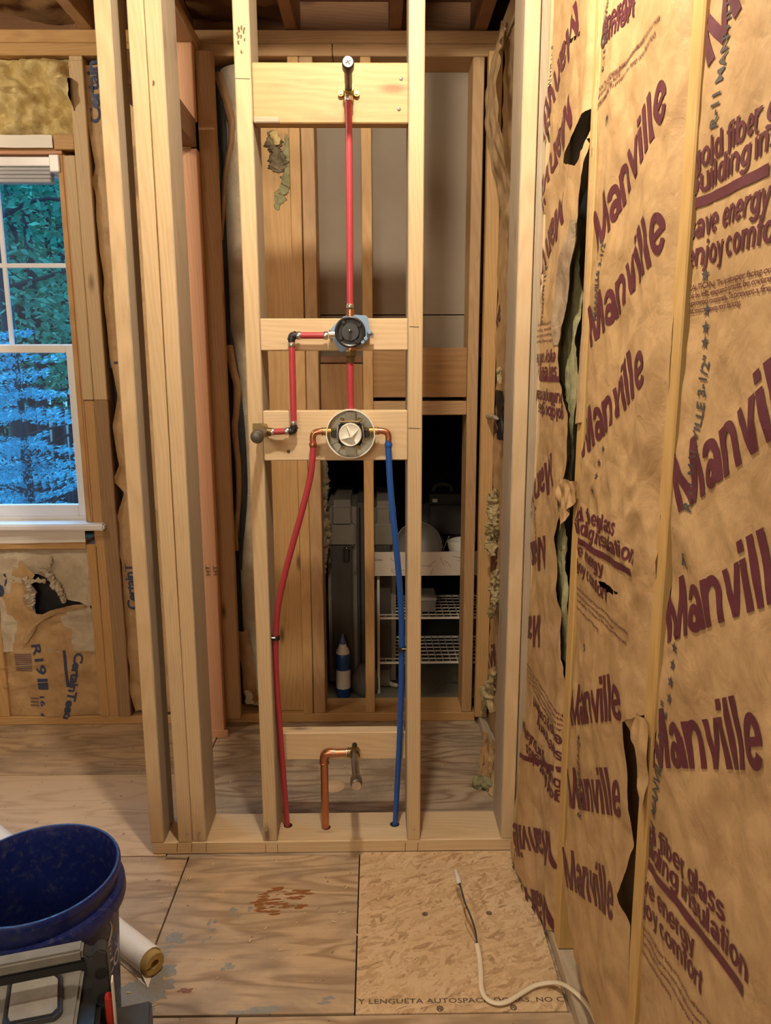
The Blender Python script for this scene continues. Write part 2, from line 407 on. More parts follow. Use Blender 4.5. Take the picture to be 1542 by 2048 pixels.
def inside(pt, poly):
    x, y = pt; c = False; n = len(poly)
    for i in range(n):
        x1, y1 = poly[i]; x2, y2 = poly[(i+1) % n]
        if (y1 > y) != (y2 > y) and x < (x2-x1)*(y-y1)/(y2-y1)+x1: c = not c
    return c
def sheet(name, u0, u1, v0, v1, step, fn, m, parent=None, holes=(), keep=None, smooth=True, kind=None):
    """a crumpled sheet: grid over (u, v), fn(u, v) gives the 3-D point; holes are torn out; keep limits the outline"""
    nu = max(1, round((u1-u0)/step)); nv = max(1, round((v1-v0)/step)); vs = []; fs = []
    idx = {}
    def vid(i, j):
        if (i, j) not in idx: idx[(i, j)] = len(vs); vs.append(fn(u0+(u1-u0)*i/nu, v0+(v1-v0)*j/nv))
        return idx[(i, j)]
    for i in range(nu):
        for j in range(nv):
            c = (u0+(u1-u0)*(i+.5)/nu, v0+(v1-v0)*(j+.5)/nv)
            jit = (c[0]+.006*noise.noise(Vector((c[0]*40, c[1]*40, 3))), c[1]+.006*noise.noise(Vector((c[0]*40, c[1]*40, 9))))
            if keep and not inside(jit, keep): continue
            if any(inside(jit, h) for h in holes): continue
            fs.append((vid(i, j), vid(i+1, j), vid(i+1, j+1), vid(i, j+1)))
    polys = ([keep] if keep else [])+list(holes)
    if polys and fs:
        cnt = {}
        for f in fs:
            for a, c in zip(f, f[1:]+f[:1]): e = (min(a, c), max(a, c)); cnt[e] = cnt.get(e, 0)+1
        inv = {k: ij for ij, k in idx.items()}
        for k in {q for e, n in cnt.items() if n == 1 for q in e}:
            i, j = inv[k]; p = Vector((u0+(u1-u0)*i/nu, v0+(v1-v0)*j/nv)); best = None
            for po in polys:
                for a, c in zip(po, po[1:]+po[:1]):
                    a = Vector(a); c = Vector(c); dd = c-a; t = max(0, min(1, (p-a).dot(dd)/max(dd.length_squared, 1e-12))); q = a+dd*t
                    if best is None or (q-p).length < best[0]: best = ((q-p).length, q)
            if best[0] < step*1.6: q = best[1]+Vector((noise.noise(Vector((p.y*60, p.x*60, 1))), noise.noise(Vector((p.y*60, p.x*60, 5)))))*step*.25; vs[k] = fn(q.x, q.y)
    return mesh(name, vs, fs, m, parent, smooth, kind)
_dg = None
def text2d(body, p0, p1, h, bold=.02, space=.9, step=.012, clip=None):
    """flat lettering in (right, up) coordinates: baseline from p0 to p1, capitals h tall, cut fine enough to follow a surface"""
    cu = bpy.data.curves.new('lettering', 'FONT'); cu.body = body; cu.size = 1; cu.offset = bold; cu.space_character = space; cu.resolution_u = 3
    o = bpy.data.objects.new('lettering', cu); COL.objects.link(o)
    bpy.context.view_layer.update()
    dg = bpy.context.evaluated_depsgraph_get(); me = bpy.data.meshes.new_from_object(o.evaluated_get(dg))
    bpy.data.objects.remove(o); bpy.data.curves.remove(cu)
    bm = bmesh.new(); bm.from_mesh(me); bpy.data.meshes.remove(me)
    xs = [v.co.x for v in bm.verts]; x0 = min(xs); wd = max(xs)-x0
    p0 = Vector(p0); p1 = Vector(p1); e = (p1-p0)/wd; up = Vector((-(p1-p0).y, (p1-p0).x)).normalized()*(h/.72)
    for v in bm.verts:
        q = p0+e*(v.co.x-x0)+up*v.co.y; v.co = Vector((q.x, q.y, 0))
    if clip:
        for co, no in clip:
            bmesh.ops.bisect_plane(bm, geom=bm.verts[:]+bm.edges[:]+bm.faces[:], plane_co=(*co, 0), plane_no=(*no, 0), clear_outer=True)
    if not bm.verts: return bm
    if step:
        for ax in (0, 1):
            lo = min(v.co[ax] for v in bm.verts); hi = max(v.co[ax] for v in bm.verts); k = math.ceil(lo/step)
            while k*step < hi:
                co = [0, 0, 0]; no = [0, 0, 0]; co[ax] = k*step; no[ax] = 1
                bmesh.ops.bisect_plane(bm, geom=bm.verts[:]+bm.edges[:]+bm.faces[:], plane_co=co, plane_no=no); k += 1
    return bm
def stamp(body, p0, p1, h, fn, m, parent, bold=.02, space=.9, step=.012, clip=None, name='lettering'):
    bm = text2d(body, p0, p1, h, bold, space, step, clip)
    for v in bm.verts: v.co = fn(v.co.x, v.co.y)
    return from_bm(name, bm, m, parent)
def fb(x, y, z=0.0): return noise.fractal(Vector((x, y, z)), 1.0, 2.0, 4)
def ridge(x, y, z=0.0): return abs(noise.noise(Vector((x, y, z))))

# heavy grotesque letters drawn stroke by stroke (cap height .72, x-height .53)
SW, TW, XH, CH = .158, .116, .53, .72
def g_rect(x0, y0, x1, y1): return [[(x0, y0), (x1, y0), (x1, y1), (x0, y1)]]
def g_arc(cx, cy, rx, ry, a0, a1, s=None, t=None, n=18):
    s = SW if s is None else s; t = TW if t is None else t; q = []
    for i in range(n):
        p = math.radians(a0+(a1-a0)*i/n); r = math.radians(a0+(a1-a0)*(i+1)/n)
        q.append([(cx+(rx-s)*math.cos(p), cy+(ry-t)*math.sin(p)), (cx+rx*math.cos(p), cy+ry*math.sin(p)), (cx+rx*math.cos(r), cy+ry*math.sin(r)), (cx+(rx-s)*math.cos(r), cy+(ry-t)*math.sin(r))])
    return q
def g_slant(x0, y0, x1, y1, w_): return [[(x0, y0), (x0+w_, y0), (x1+w_, y1), (x1, y1)]]
S_ = SW
GLYPH = {
 'M': (.90, g_rect(0, 0, S_*.98, CH)+g_rect(.82-S_*.98, 0, .82, CH)+g_slant(.33, 0, 0, CH, .16)+g_slant(.33, 0, .82-.17, CH, .17)),
 'a': (.57, g_rect(.36, 0, .36+S_, .36)+g_arc(.255, .36, .24, .18, -5, 168)+g_arc(.215, .155, .215, .165, 0, 360)),
 'n': (.60, g_rect(0, 0, S_, XH)+g_arc(.262, .30, .262, .24, 0, 150)+g_rect(.524-S_, 0, .524, .31)),
 'v': (.55, g_slant(.185, 0, 0, XH, .15)+g_slant(.185, 0, .37, XH, .15)),
 'i': (.26, g_rect(0, 0, S_, XH)+g_rect(0, .60, S_, CH)),
 'l': (.26, g_rect(0, 0, S_, CH)),
 'e': (.58, g_arc(.265, .265, .265, .275, 0, 322)+g_rect(.10, .215, .52, .305)),
 'g': (.60, g_arc(.25, .275, .25, .265, 0, 360)+g_rect(.385, -.04, .385+S_, XH)+g_arc(.265, -.03, .258, .17, 195, 360)),
 'o': (.60, g_arc(.275, .265, .275, .275, 0, 360)),
 'd': (.60, g_arc(.25, .265, .25, .275, 0, 360)+g_rect(.385, 0, .385+S_, CH)),
 'b': (.60, g_arc(.275, .265, .25, .275, 0, 360)+g_rect(0, 0, S_, CH)),
 'f': (.33, g_rect(.07, 0, .07+S_, .56)+g_arc(.27, .555, .20, .165, 80, 180)+g_rect(0, .43, .32, XH)),
 'r': (.40, g_rect(0, 0, S_, XH)+g_arc(.29, .30, .25, .235, 70, 165)),
 's': (.54, g_arc(.25, .380, .235, .160, 15, 270)+g_arc(.25, .155, .245, .165, -165, 90)),
 'u': (.60, g_rect(0, .22, S_, XH)+g_arc(.262, .23, .262, .24, 190, 360)+g_rect(.524-S_, 0, .524, XH)),
 't': (.35, g_rect(.07, .13, .07+S_, .67)+g_arc(.25, .135, .18, .14, 180, 275)+g_rect(0, .43, .31, XH)),
 'y': (.55, g_slant(.185, 0, 0, XH, .15)+g_slant(.10, -.19, .37, XH, .15)+g_rect(.02, -.20, .20, -.105)),
 'j': (.27, g_rect(.02, -.06, .02+S_, XH)+g_rect(.02, .60, .02+S_, CH)+g_rect(-.06, -.20, .10, -.10)+g_arc(.0, -.04, .158, .16, 270, 360)),
 'c': (.56, g_arc(.27, .265, .27, .275, 42, 318)),
 'm': (.87, g_rect(0, 0, S_, XH)+g_arc(.235, .30, .235, .24, 0, 150)+g_rect(.47-S_, 0, .47, .31)+g_arc(.565, .30, .235, .24, 0, 150)+g_rect(.80-S_, 0, .80, .31)),
 ' ': (.24, [])}
def heavy2d(body, p0, p1, h, step=.012, clip=None, track=-.018):
    bm = bmesh.new(); x = 0; quads = []
    for ch in body:
        adv, qs = GLYPH[ch]
        quads += [[(x+a, b_) for a, b_ in q] for q in qs]; x += adv+track
    wd = max(a for q in quads for a, _ in q)
    p0 = Vector(p0); p1 = Vector(p1); e = (p1-p0)/wd; up = Vector((-(p1-p0).y, (p1-p0).x)).normalized()*(h/CH)
    for q in quads: bm.faces.new([bm.verts.new((*(p0+e*a+up*b_), 0)) for a, b_ in q])
    for co, no in (clip or ()): bmesh.ops.bisect_plane(bm, geom=bm.verts[:]+bm.edges[:]+bm.faces[:], plane_co=(*co, 0), plane_no=(*no, 0), clear_outer=True)
    if not bm.verts: return bm
    for ax in (0, 1):
        lo = min(v.co[ax] for v in bm.verts); hi = max(v.co[ax] for v in bm.verts); k = math.ceil(lo/step)
        while k*step < hi:
            co = [0, 0, 0]; no = [0, 0, 0]; co[ax] = k*step; no[ax] = 1
            bmesh.ops.bisect_plane(bm, geom=bm.verts[:]+bm.edges[:]+bm.faces[:], plane_co=co, plane_no=no); k += 1
    bmesh.ops.recalc_face_normals(bm, faces=bm.faces[:])
    return bm
def heavy(body, p0, p1, h, fn, m, parent, step=.012, clip=None, name='lettering'):
    bm = heavy2d(body, p0, p1, h, step, clip)
    for v in bm.verts: v.co = fn(v.co.x, v.co.y)
    return from_bm(name, bm, m, parent)

# ------------------------------------------------------------------ floor
floor = root('floor', 'bare plywood subfloor of the stripped bathroom', 'floor', kind='structure')
def ply(x0, y0, x1, y1, m, z=0.0, name='plywood_sheet', turn=False):
    g = .0012
    o = board(name, (x0+g, y0+g, z-.018), (x1-g, y1-g, z), m, floor, bevel=.0008, along=0)
    return o
board('joist_deck', (-3.4, -2.6, -.05), (.62, 3.0, -.03), DARKROOM, floor, 0)
ply(-.600, 1.90, .62, 2.86, PLY_GRAY)
ply(-3.3, 2.345, -.602, 2.90, PLY_FLOOR)
ply(-3.3, 1.905, -.602, 2.343, PLY_CLEAN)
ply(-3.3, 1.37, -.536, 1.903, PLY_FLOOR)
ply(-.602, 1.885, -.536, 1.903, PLY_CLEAN)
ply(-.534, 1.368, -.051, 1.90, PLY_FLOOR, .0008)
ply(-.3, .40, .62, 1.366, PLY_FLOOR, -.002)
ply(-3.3, .40, -.302, 1.366, PLY_FLOOR, -.001)
ply(-3.3, -2.6, .62, .398, PLY_FLOOR)
patch = board('osb_sheet', (-.049, 1.366, -.0185), (.408, 1.909, .0012), OSB, floor, .001, along=0)
ply(.408, 1.366, .62, 1.909, PLY_GRAY, -.004)
def on_floor(z): return lambda u, v: Vector((u, v, z))
def zz(x, y): p = atZ(x, y, 0); return (p.x, p.y)
stamp('Y LENGUETA AUTOSPACIADORAS. NO C', zz(716, 2009), zz(1128, 2004), .0125, on_floor(.0016), INK_BLACK, patch, .012, 1.05, 0)
for x, y in ((850, 1828), (978, 1826), (880, 2017), (1027, 2015)):
    p = atZ(x, y, .0017); bm = bmesh.new(); n = 14
    R = [[bm.verts.new((p.x+math.cos(2*math.pi*i/n)*r*(1+.15*noise.noise((i, x, 0))), p.y+math.sin(2*math.pi*i/n)*r, p.z)) for i in range(n)] for r in (.0075, .0045)]
    for i in range(n): bm.faces.new((R[0][i], R[0][(i+1) % n], R[1][(i+1) % n], R[1][i]))
    from_bm('marker_ring', bm, INK_BLACK, patch)
    lathe('screw_head', [(.004, 0), (.0035, .0006), (0, .0004)], (p.x, p.y, .0012), (0, 0, 1), STEEL, patch, 10)
# rusty glue streaks and grey mortar smears left on the sheet
def smear(name, cx, cy, rx, ry, n, m, label, sx=.016, sy=.004, seed=1, zz_=.0012):
    rnd = random.Random(seed); bm = bmesh.new(); k = 0
    while k < n:
        a, b = rnd.uniform(-1, 1), rnd.uniform(-1, 1)
        if a*a+b*b > 1: continue
        k += 1
        c = Vector((cx+a*rx+b*rx*.25, cy+b*ry, zz_+k*1e-6)); s = rnd.uniform(.5, 1.5); q = []
        for i in range(11):
            t = 2*math.pi*i/11; r = rnd.uniform(.55, 1.15)
            q.append(bm.verts.new(c+Vector((math.cos(t)*sx*s*r, math.sin(t)*sy*s*r+math.cos(t)*.0015, 0))))
        bm.faces.new(q)
    o = from_bm(name, bm, m, floor, kind='stuff'); o['label'] = label; return o
GLUE = plain('rusty_glue', (.26, .10, .03), .45, noise_amt=.4, scale=150)
MORTAR = plain('grey_mortar', (.26, .25, .215), .85, noise_amt=.3, scale=90)
p = atZ(565, 1800, 0); smear('glue_stain', p.x, p.y, .072, .052, 62, GLUE, 'rust brown streaky glue stain on the plywood', .014, .0035, 4)
p = atZ(372, 1982, 0); smear('glue_stain', p.x, p.y, .014, .006, 5, GLUE, 'small rust brown spot on the plywood', .008, .003, 6)
for i, (x, y, rx, ry, n, sx, sy) in enumerate(((478, 1822, .03, .02, 9, .006, .006), (420, 1860, .012, .05, 8, .006, .008), (345, 1890, .022, .05, 10, .016, .009), (310, 1960, .05, .03, 10, .02, .014), (520, 2022, .05, .006, 6, .03, .006), (455, 1935, .012, .008, 3, .008, .006), (255, 2010, .05, .06, 12, .03, .025), (650, 2000, .02, .01, 2, .012, .004))):
    p = atZ(x, y, 0); smear('mortar_smear', p.x, p.y, rx, ry, n, MORTAR, 'grey dried mortar smear on the plywood', sx, sy, 20+i)
# filled round hole in the tub bay floor
p = atZ(668, 1572, .001)
o = lathe('hole_plug', [(.0, .0008), (.036, .0008), (.037, 0)], (p.x, p.y, .0005), (0, 0, 1), PLY_CLEAN, floor, 28); o['label'] = 'pale round plywood plug set into the stained floor'

# ------------------------------------------------------------------ wall_front: the valve wall
wf = root('wall_front', 'open stud framing of the shower valve wall', 'wall', kind='structure')
F0, F1 = 1.91, 2.048
def nails(parent, pts, Y, m=None):
    for x, y in pts:
        q = atY(x, y, Y); lathe('nail_head', [(.0045, 0), (.004, .0012), (0, .0016)], (q.x, Y+.0003, q.z), (0, -1, 0), m or STEEL, parent, 10)
sp = board('sole_plate', (-.641, F0, 0), (.398, F1, .0375), PINE_PALE, wf, wobble=.001)
ZT = 2.376
sA = board('stud', (-.643, F0, .0376), (-.604, F1-.03, ZT), PINE, wf, face=(1, 0, 0), face_mat=PINE_GRAY, wobble=.003)
sB = board('stud', (-.566, F0, .0376), (-.5275, F1, ZT), PINE, wf, wobble=.002)
sC = board('stud', (-.5265, F0+.001, .0376), (-.487, F1, ZT), PINE, wf, face=(1, 0, 0), face_mat=PINE_GRAY, wobble=.002)
sD = board('stud', (-.3235, F0, .0376), (-.2845, F1-.01, ZT), PINE, wf, face=(1, 0, 0), face_mat=PINE_GRAY, wobble=.002)
sE = board('stud', (.0835, F0, .0376), (.1215, F1-.01, ZT), PINE, wf, face=(-1, 0, 0), face_mat=PINE_GRAY, wobble=.002)
sF = board('stud', (.353, F0, .0376), (.391, F1, ZT), PINE_PALE, wf, face=(-1, 0, 0), face_mat=PINE_GRAY, wobble=.001)
board('top_plate', (-.66, F0, ZT+.0005), (.415, F1, ZT+.0385), PINE, wf)
board('top_plate', (-.66, F0, ZT+.039), (.415, F1, ZT+.077), PINE, wf)
nails(sD, ((533, 1660),), F0); nails(sE, ((828, 1659),), F0); nails(sB, ((374, 1668), (374, 1678)), F0); nails(sC, ((398, 1666), (398, 1676)), F0)
b1 = board('blocking', (-.2840, F0+.001, 1.931), (.0832, F0+.040, 2.063), wood('blocking_stained', (.56, .355, .17), (.40, .225, .09), 90, .35, .6), wf)
b2 = board('blocking', (-.2840, F0-.003, 1.404), (.0832, F0+.036, 1.482), PINE_PALE, wf)
b3 = board('blocking', (-.2840, F0-.006, 1.128), (.0832, F0+.033, 1.255), PINE_PALE, wf)
b4 = board('blocking', (-.2845, 1.985, .247), (.0832, 2.024, .332), PINE_PALE, wf)
board('wood_chip', (-.283, F0-.006, 1.930), (-.222, F0+.002, 1.944), PINE_GRAY, wf)
def mark(parent, x0, y0, x1, y1, Y, w=.0008, m=None):
    a = atY(x0, y0, Y); c = atY(x1, y1, Y); d = (c-a).normalized(); n = Vector((-d.z, 0, d.x))*w; a.y = c.y = Y-.0006
    mesh('pencil_line', [a-n, c-n, c+n, a+n], [(0, 1, 2, 3)], m or INK_BLACK, parent)
for x in (531, 555): mark(sp, x, 1688, x+1, 1705, F0)
for x in (811, 836, 355, 384, 413): mark(sp, x, 1685, x-1, 1704, F0)
mark(sE, 819, 653, 838, 654, F0); mark(sE, 817, 856, 840, 857, F0); mark(sD, 471, 157, 500, 158, F0)
def grime(parent, px, py, n, r, seed, Y=F0):
    rg = random.Random(seed)
    for k in range(n):
        q = atY(px+rg.uniform(-r, r), py+rg.uniform(-2.2*r, 2.2*r), Y); bm = bmesh.new(); vv = []
        for i in range(9):
            t = 2*math.pi*i/9; s = rg.uniform(.5, 1.2); vv.append(bm.verts.new((q.x+math.cos(t)*.0025*s, Y-.0006-k*1e-5, q.z+math.sin(t)*.0055*s)))
        bm.faces.new(vv); from_bm('grime_mark', bm, GRIME, parent)
GRIME = plain('wood_grime', (.13, .085, .045), .8)
grime(sD, 483, 60, 9, 9, 3); grime(sD, 480, 95, 3, 6, 4); grime(sC, 307, 165, 1, 1, 5)
nails(b1, ((802, 157), (798, 218)), F0, IRON)
nails(b3, ((577, 903),), F0-.006, IRON)

# ------------------------------------------------------------------ wall_left: partition running back from the doubled stud, header over its opening
wl = root('wall_left', 'partition framing with reddish post left of the shower bay', 'wall', kind='structure')
post_ = board('post', (-.675, 2.60, 0.0005), (-.572, 2.640, 2.062), PINE_RED, wl, wobble=.002)
for x in (416, 431): stamp('HT', (atY(x+5, 1150, 2.60).x, atY(x, 1150, 2.60).z), (atY(x+4, 1131, 2.60).x, atY(x, 1131, 2.60).z), .016, lambda u, v: Vector((u, 2.5965, v)), INK_BLACK, post_, .01, 1.0, 0)
board('cripple_stud', (-.675, 2.605, 2.150), (-.574, 2.640, ZT), PINE_RED, wl)
board('header', (-.66, 2.06, 2.064), (-.572, 2.60, 2.148), PINE_DARK, wl)
board('top_plate', (-.66, 2.06, ZT+.0005), (-.565, 2.70, ZT+.0385), PINE_BRN, wl)
board('base_block', (-.66, 2.596, 0), (-.558, 2.599, .03), PINE_RED, wl)

# ------------------------------------------------------------------ wall_back: exterior wall with the window and the wall towards the closet
wb = root('wall_back', 'aged stud wall behind the shower bay and around the window', 'wall', kind='structure')
B0, B1 = 2.71, 2.85
board('top_plate', (-3.2, B0, ZT+.0385), (-.62, B1, 2.454), PINE_OLD, wb); board('top_plate', (-3.2, B0, ZT), (-.62, B1, ZT+.038), PINE_OLD, wb)
board('top_plate', (-.615, B0, ZT+.0385), (.43, B1, 2.454), PINE_BRN, wb)
board('top_plate', (-.615, B0, ZT), (-.135, B1, ZT+.038), PINE_BRN, wb); board('top_plate', (-.133, B0, ZT), (.43, B1, ZT+.038), PINE_BRN, wb)
board('sole_plate', (-3.2, B0, 0.0005), (-.62, B1, .034), PINE_OLD, wb); board('sole_plate', (-.615, B0, .0005), (.385, B1, .037), PINE_OLD, wb, wobble=.002)
def stud(x0, x1, m=PINE_BRN, y0=B0, y1=B1-.002, z0=.0375, z1=ZT-.0005, wob=.003, **k): return board('stud', (x0, y0, z0), (x1, y1, z1), m, wb, wobble=wob, **k)
stud(-.578, -.522, PINE_BRN, 2.665, 2.70, .04, ZT, .001)
o = board('wide_board', (-.392, 2.735, .039), (-.2845, 2.773, 2.36), PINE_OLD, wb, wobble=.002)
stud(-.2835, -.2465, PINE_OLD, B0-.001); stud(-.2445, -.199, PINE_BRN, B0+.002)
stud(-.0425, -.0065, PINE_OLD); stud(.333, .3715, PINE_BRN, wob=.001); stud(.379, .425, PINE_OLD, 2.66, 2.70, .04)
board('header', (-.0060, B0+.012, 1.256), (.3325, B0+.05, 1.432), PLY_HDR, wb); board('header_plate', (-.0060, B0+.004, 1.193), (.3325, B1, 1.243), PINE_BRN, wb)
board('header', (-.1985, B0+.05, 1.193), (-.043, B0+.088, 1.376), PLY_HDR, wb)
board('ledger', (-.1985, B0+.06, 1.379), (-.043, B0+.1, 1.404), PINE_DARK, wb)
dw = board('drywall_panel', (-.40, B1, 1.556), (.42, B1+.012, 2.44), DRYWALL, wb, 0); board('drywall_panel', (-.40, B1+.001, 1.40), (.42, B1+.013, 1.552), DRYWALL, wb, 0)
# upper framing left of the shower bay, around the window
stud(-1.004, -.960, PINE, z0=.72, z1=ZT, y1=B1); 
board('jack_stud', (-1.044, B0-.004, 1.2515), (-1.006, B1, 2.068), PINE, wb); board('sleeve_stud', (-1.0045, B0-.006, 1.2515), (-.957, B0+.03, 2.36), PINE, wb, wobble=.002)
board('jack_stud', (-1.044, B0+.003, .71), (-1.008, B1, 1.2505), PINE_OLD, wb); board('scab_stud', (-1.0065, B0-.005, .035), (-.955, B0+.03, 1.250), PINE_DIM, wb, wobble=.003)
stud(-1.075, -1.040, PINE_OLD, B0, B1, .0345, .72); stud(-1.0385, -.998, PINE_OLD, B0-.002, B1, .0345, .75);
stud(-1.47, -1.425, PINE_OLD, B0, B1, .0345, .70)
board('rough_sill', (-3.0, B0, .703), (-1.0765, B1, .735), PINE_OLD, wb); board('header', (-3.0, B0+.01, 2.086), (-1.045, B1, 2.124), PINE_OLD, wb)
board('header_edge', (-1.075, B0-.002, 2.086), (-1.006, B0+.03, 2.135), PINE_OLD, wb)
for x0, x1, z0, z1 in ((-3.3, -2.0, 0, 2.6), (-2.0, -1.045, 0, .765), (-2.0, -1.045, 2.125, 2.6), (-1.045, -.40, 0, 2.6), (.42, .56, 0, 2.6)):
    board('sheathing', (x0, B1+.002, z0-.04), (x1, B1+.02, z1), PINE_DARK, wb, 0)

# ------------------------------------------------------------------ wall_right
wr = root('wall_right', 'right hand stud wall holding the paper faced batts', 'wall', kind='structure')
XW = .416
s3 = board('stud', (XW, 1.033, .039), (XW+.138, 1.070, ZT), PINE_YEL, wr, wobble=.002)
s2 = board('stud', (XW, 1.495, .039), (XW+.138, 1.538, ZT), PINE_YEL, wr, wobble=.002)
board('stud', (XW-.022, 1.915, .004), (XW+.01, 1.955, ZT), PINE_GRAY, wr); board('stud', (XW-.006, 1.893, .004), (XW+.1, 1.912, ZT), PINE, wr)
board('stud', (XW, .56, .039), (XW+.138, .60, ZT), PINE_YEL, wr)
board('stud', (XW+.012, 2.415, .039), (XW+.138, 2.455, ZT), PINE_OLD, wr); board('stud', (XW+.004, 2.07, .039), (XW+.138, 2.11, ZT), PINE, wr)
board('sole_plate', (XW-.002, -2.4, .0), (XW+.138, 1.89, .038), PINE_GRAY, wr, wobble=.002); board('sole_plate', (.395, 2.05, .0), (XW+.138, 2.70, .038), PINE_GRAY, wr)
board('top_plate', (XW, -2.4, ZT+.0005), (XW+.138, 2.705, ZT+.0385), PINE, wr); board('top_plate', (XW, -2.4, ZT+.039), (XW+.138, 2.705, 2.454), PINE, wr)
board('sheathing', (XW+.139, -2.6, -.05), (XW+.158, 2.86, 2.6), PINE_DARK, wr, 0)

# ------------------------------------------------------------------ ceiling
ce = root('ceiling', 'dark roof deck and brown rafters above the bathroom', 'ceiling', kind='structure')
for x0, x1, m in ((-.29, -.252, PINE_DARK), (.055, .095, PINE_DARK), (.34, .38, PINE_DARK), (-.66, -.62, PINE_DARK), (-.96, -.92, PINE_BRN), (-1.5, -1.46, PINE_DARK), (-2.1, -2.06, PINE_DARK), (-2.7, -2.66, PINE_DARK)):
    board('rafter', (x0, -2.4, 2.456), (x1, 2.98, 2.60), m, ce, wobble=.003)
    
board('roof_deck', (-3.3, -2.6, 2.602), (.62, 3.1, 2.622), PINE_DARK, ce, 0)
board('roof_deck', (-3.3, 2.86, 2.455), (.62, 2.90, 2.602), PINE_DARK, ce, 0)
# rest of the room behind the camera
board('wall_side', (-3.32, -2.6, -.05), (-3.30, 3.0, 2.62), PLASTER, tag(root('wall_far', 'plain wall at the far left of the room', 'wall', kind='structure')), 0)
board('wall_panel', (-3.3, -2.62, -.05), (.62, -2.6, 2.62), PLASTER, tag(root('wall_rear', 'plain wall behind the viewer', 'wall', kind='structure')), 0)

# ------------------------------------------------------------------ closet behind the opening
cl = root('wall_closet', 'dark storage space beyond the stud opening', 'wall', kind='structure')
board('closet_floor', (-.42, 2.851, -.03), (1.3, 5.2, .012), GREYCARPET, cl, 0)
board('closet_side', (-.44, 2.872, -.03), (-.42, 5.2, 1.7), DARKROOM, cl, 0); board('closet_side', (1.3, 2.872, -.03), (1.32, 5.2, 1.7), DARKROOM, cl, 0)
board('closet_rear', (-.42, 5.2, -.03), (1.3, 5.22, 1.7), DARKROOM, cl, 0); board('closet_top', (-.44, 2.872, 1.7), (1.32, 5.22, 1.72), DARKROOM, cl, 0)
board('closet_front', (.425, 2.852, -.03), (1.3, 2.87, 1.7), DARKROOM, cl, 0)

# ------------------------------------------------------------------ window_1
W1 = root('window_1', 'white double hung window with a grid in the upper sash', 'window', kind='structure')
WX0, WX1, WZ0, WZ1 = -1.95, -1.050, .805, 2.072
board('jamb_liner', (WX1, B0+.002, WZ0), (WX1+.006, B1+.02, WZ1), PINE_RED, W1); board('jamb_liner', (WX1-.02, B0+.003, WZ0), (WX1-.001, B0+.03, WZ1), PINE_OLD, W1)
board('head_jamb', (WX0, B0, WZ1), (WX1, B1+.02, WZ1+.012), PINE_RED, W1)
board('frame_stile', (WX1-.022, B0+.035, WZ0), (WX1-.001, B1+.03, WZ1), WHITE, W1); board('frame_stile', (WX0, B0+.035, WZ0), (WX0+.03, B1+.03, WZ1), WHITE, W1)
board('frame_head', (WX0+.03, B0+.035, WZ1-.02), (WX1-.022, B1+.03, WZ1-.001), WHITE, W1)
def sash(Y, z0, z1, st, top, bot, xr, name):
    s = root(name, None, None); attach(s, W1)
    board('stile', (xr-st, Y, z0), (xr, Y+.03, z1), WHITE, s); board('stile', (WX0+.03, Y, z0), (WX0+.03+st, Y+.03, z1), WHITE, s)
    board('rail', (WX0+.03+st, Y+.0005, z0), (xr-st, Y+.0295, z0+bot), WHITE, s); board('rail', (WX0+.03+st, Y+.0005, z1-top), (xr-st, Y+.0295, z1), WHITE, s)
    board('pane', (WX0+.03+st, Y+.012, z0+bot), (xr-st, Y+.016, z1-top), GLASS, s, 0)
    return s
YL, YU = B0+.055, B0+.09
zm0, zm1 = atY(60, 706, YL).z, atY(60, 690, YL).z
lowb, lowt = atY(60, 1033, YL).z, atY(60, 1010, YL).z
sl = sash(YL, lowb, zm1, .042, zm1-zm0, lowt-lowb, WX1-.022, 'lower_sash')
su = sash(YU, zm0+.002, WZ1-.02, .014, .03, .03, WX1-.022, 'upper_sash')
x1 = WX1-.036; a = atY(60, 531, YU).z
board('muntin', (WX0+.05, YU+.001, a-.008), (x1, YU+.011, a+.008), WHITE, su, .002)
for px in (9, -150):
    q = atY(px, 540, YU).x; board('muntin', (q-.008, YU, zm0+.03), (q+.008, YU+.01, WZ1-.05), WHITE, su, .002)
board('window_stool', (WX0-.1, B0-.035, .779), (-.993, B0+.055, .804), WHITE, W1, .006, seg=3)
board('frame_sill', (WX0, B0+.055, .790), (WX1, B1+.03, lowb), WHITE, W1)
def wrapfn(z0, amp):
    def f(u, v): return Vector((u, B0-.004-.004*noise.noise(Vector((u*9, v*30, 1))), v+.006*noise.noise(Vector((u*5, v, 4)))))
    return f
o = sheet('house_wrap', -1.95, -1.075, .728, .777, .012, wrapfn(0, 0), WRAP, W1); o = sheet('house_wrap', -1.95, -1.078, 2.090, 2.130, .012, wrapfn(0, 0), WRAP, W1)
# roller blind rolled up at the head
bl = root('window_blind', 'grey cellular blind pulled up under the window head', 'blind', loc=(-1.5, B0+.03, 1.985))
xb = -1.092
board('headrail', (WX0+.04, B0+.006, 2.036), (xb, B0+.046, 2.066), WHITE, bl); 
for i in range(4): board('slat', (WX0+.045, B0+.008+.001*(i % 2), 1.985+.0125*i), (xb-.005, B0+.044, 1.9965+.0125*i), SHADE, bl, .003)
board('end_bracket', (xb-.002, B0-.006, 2.015), (xb+.032, B0+.046, 2.070), WHITE, bl, .003)

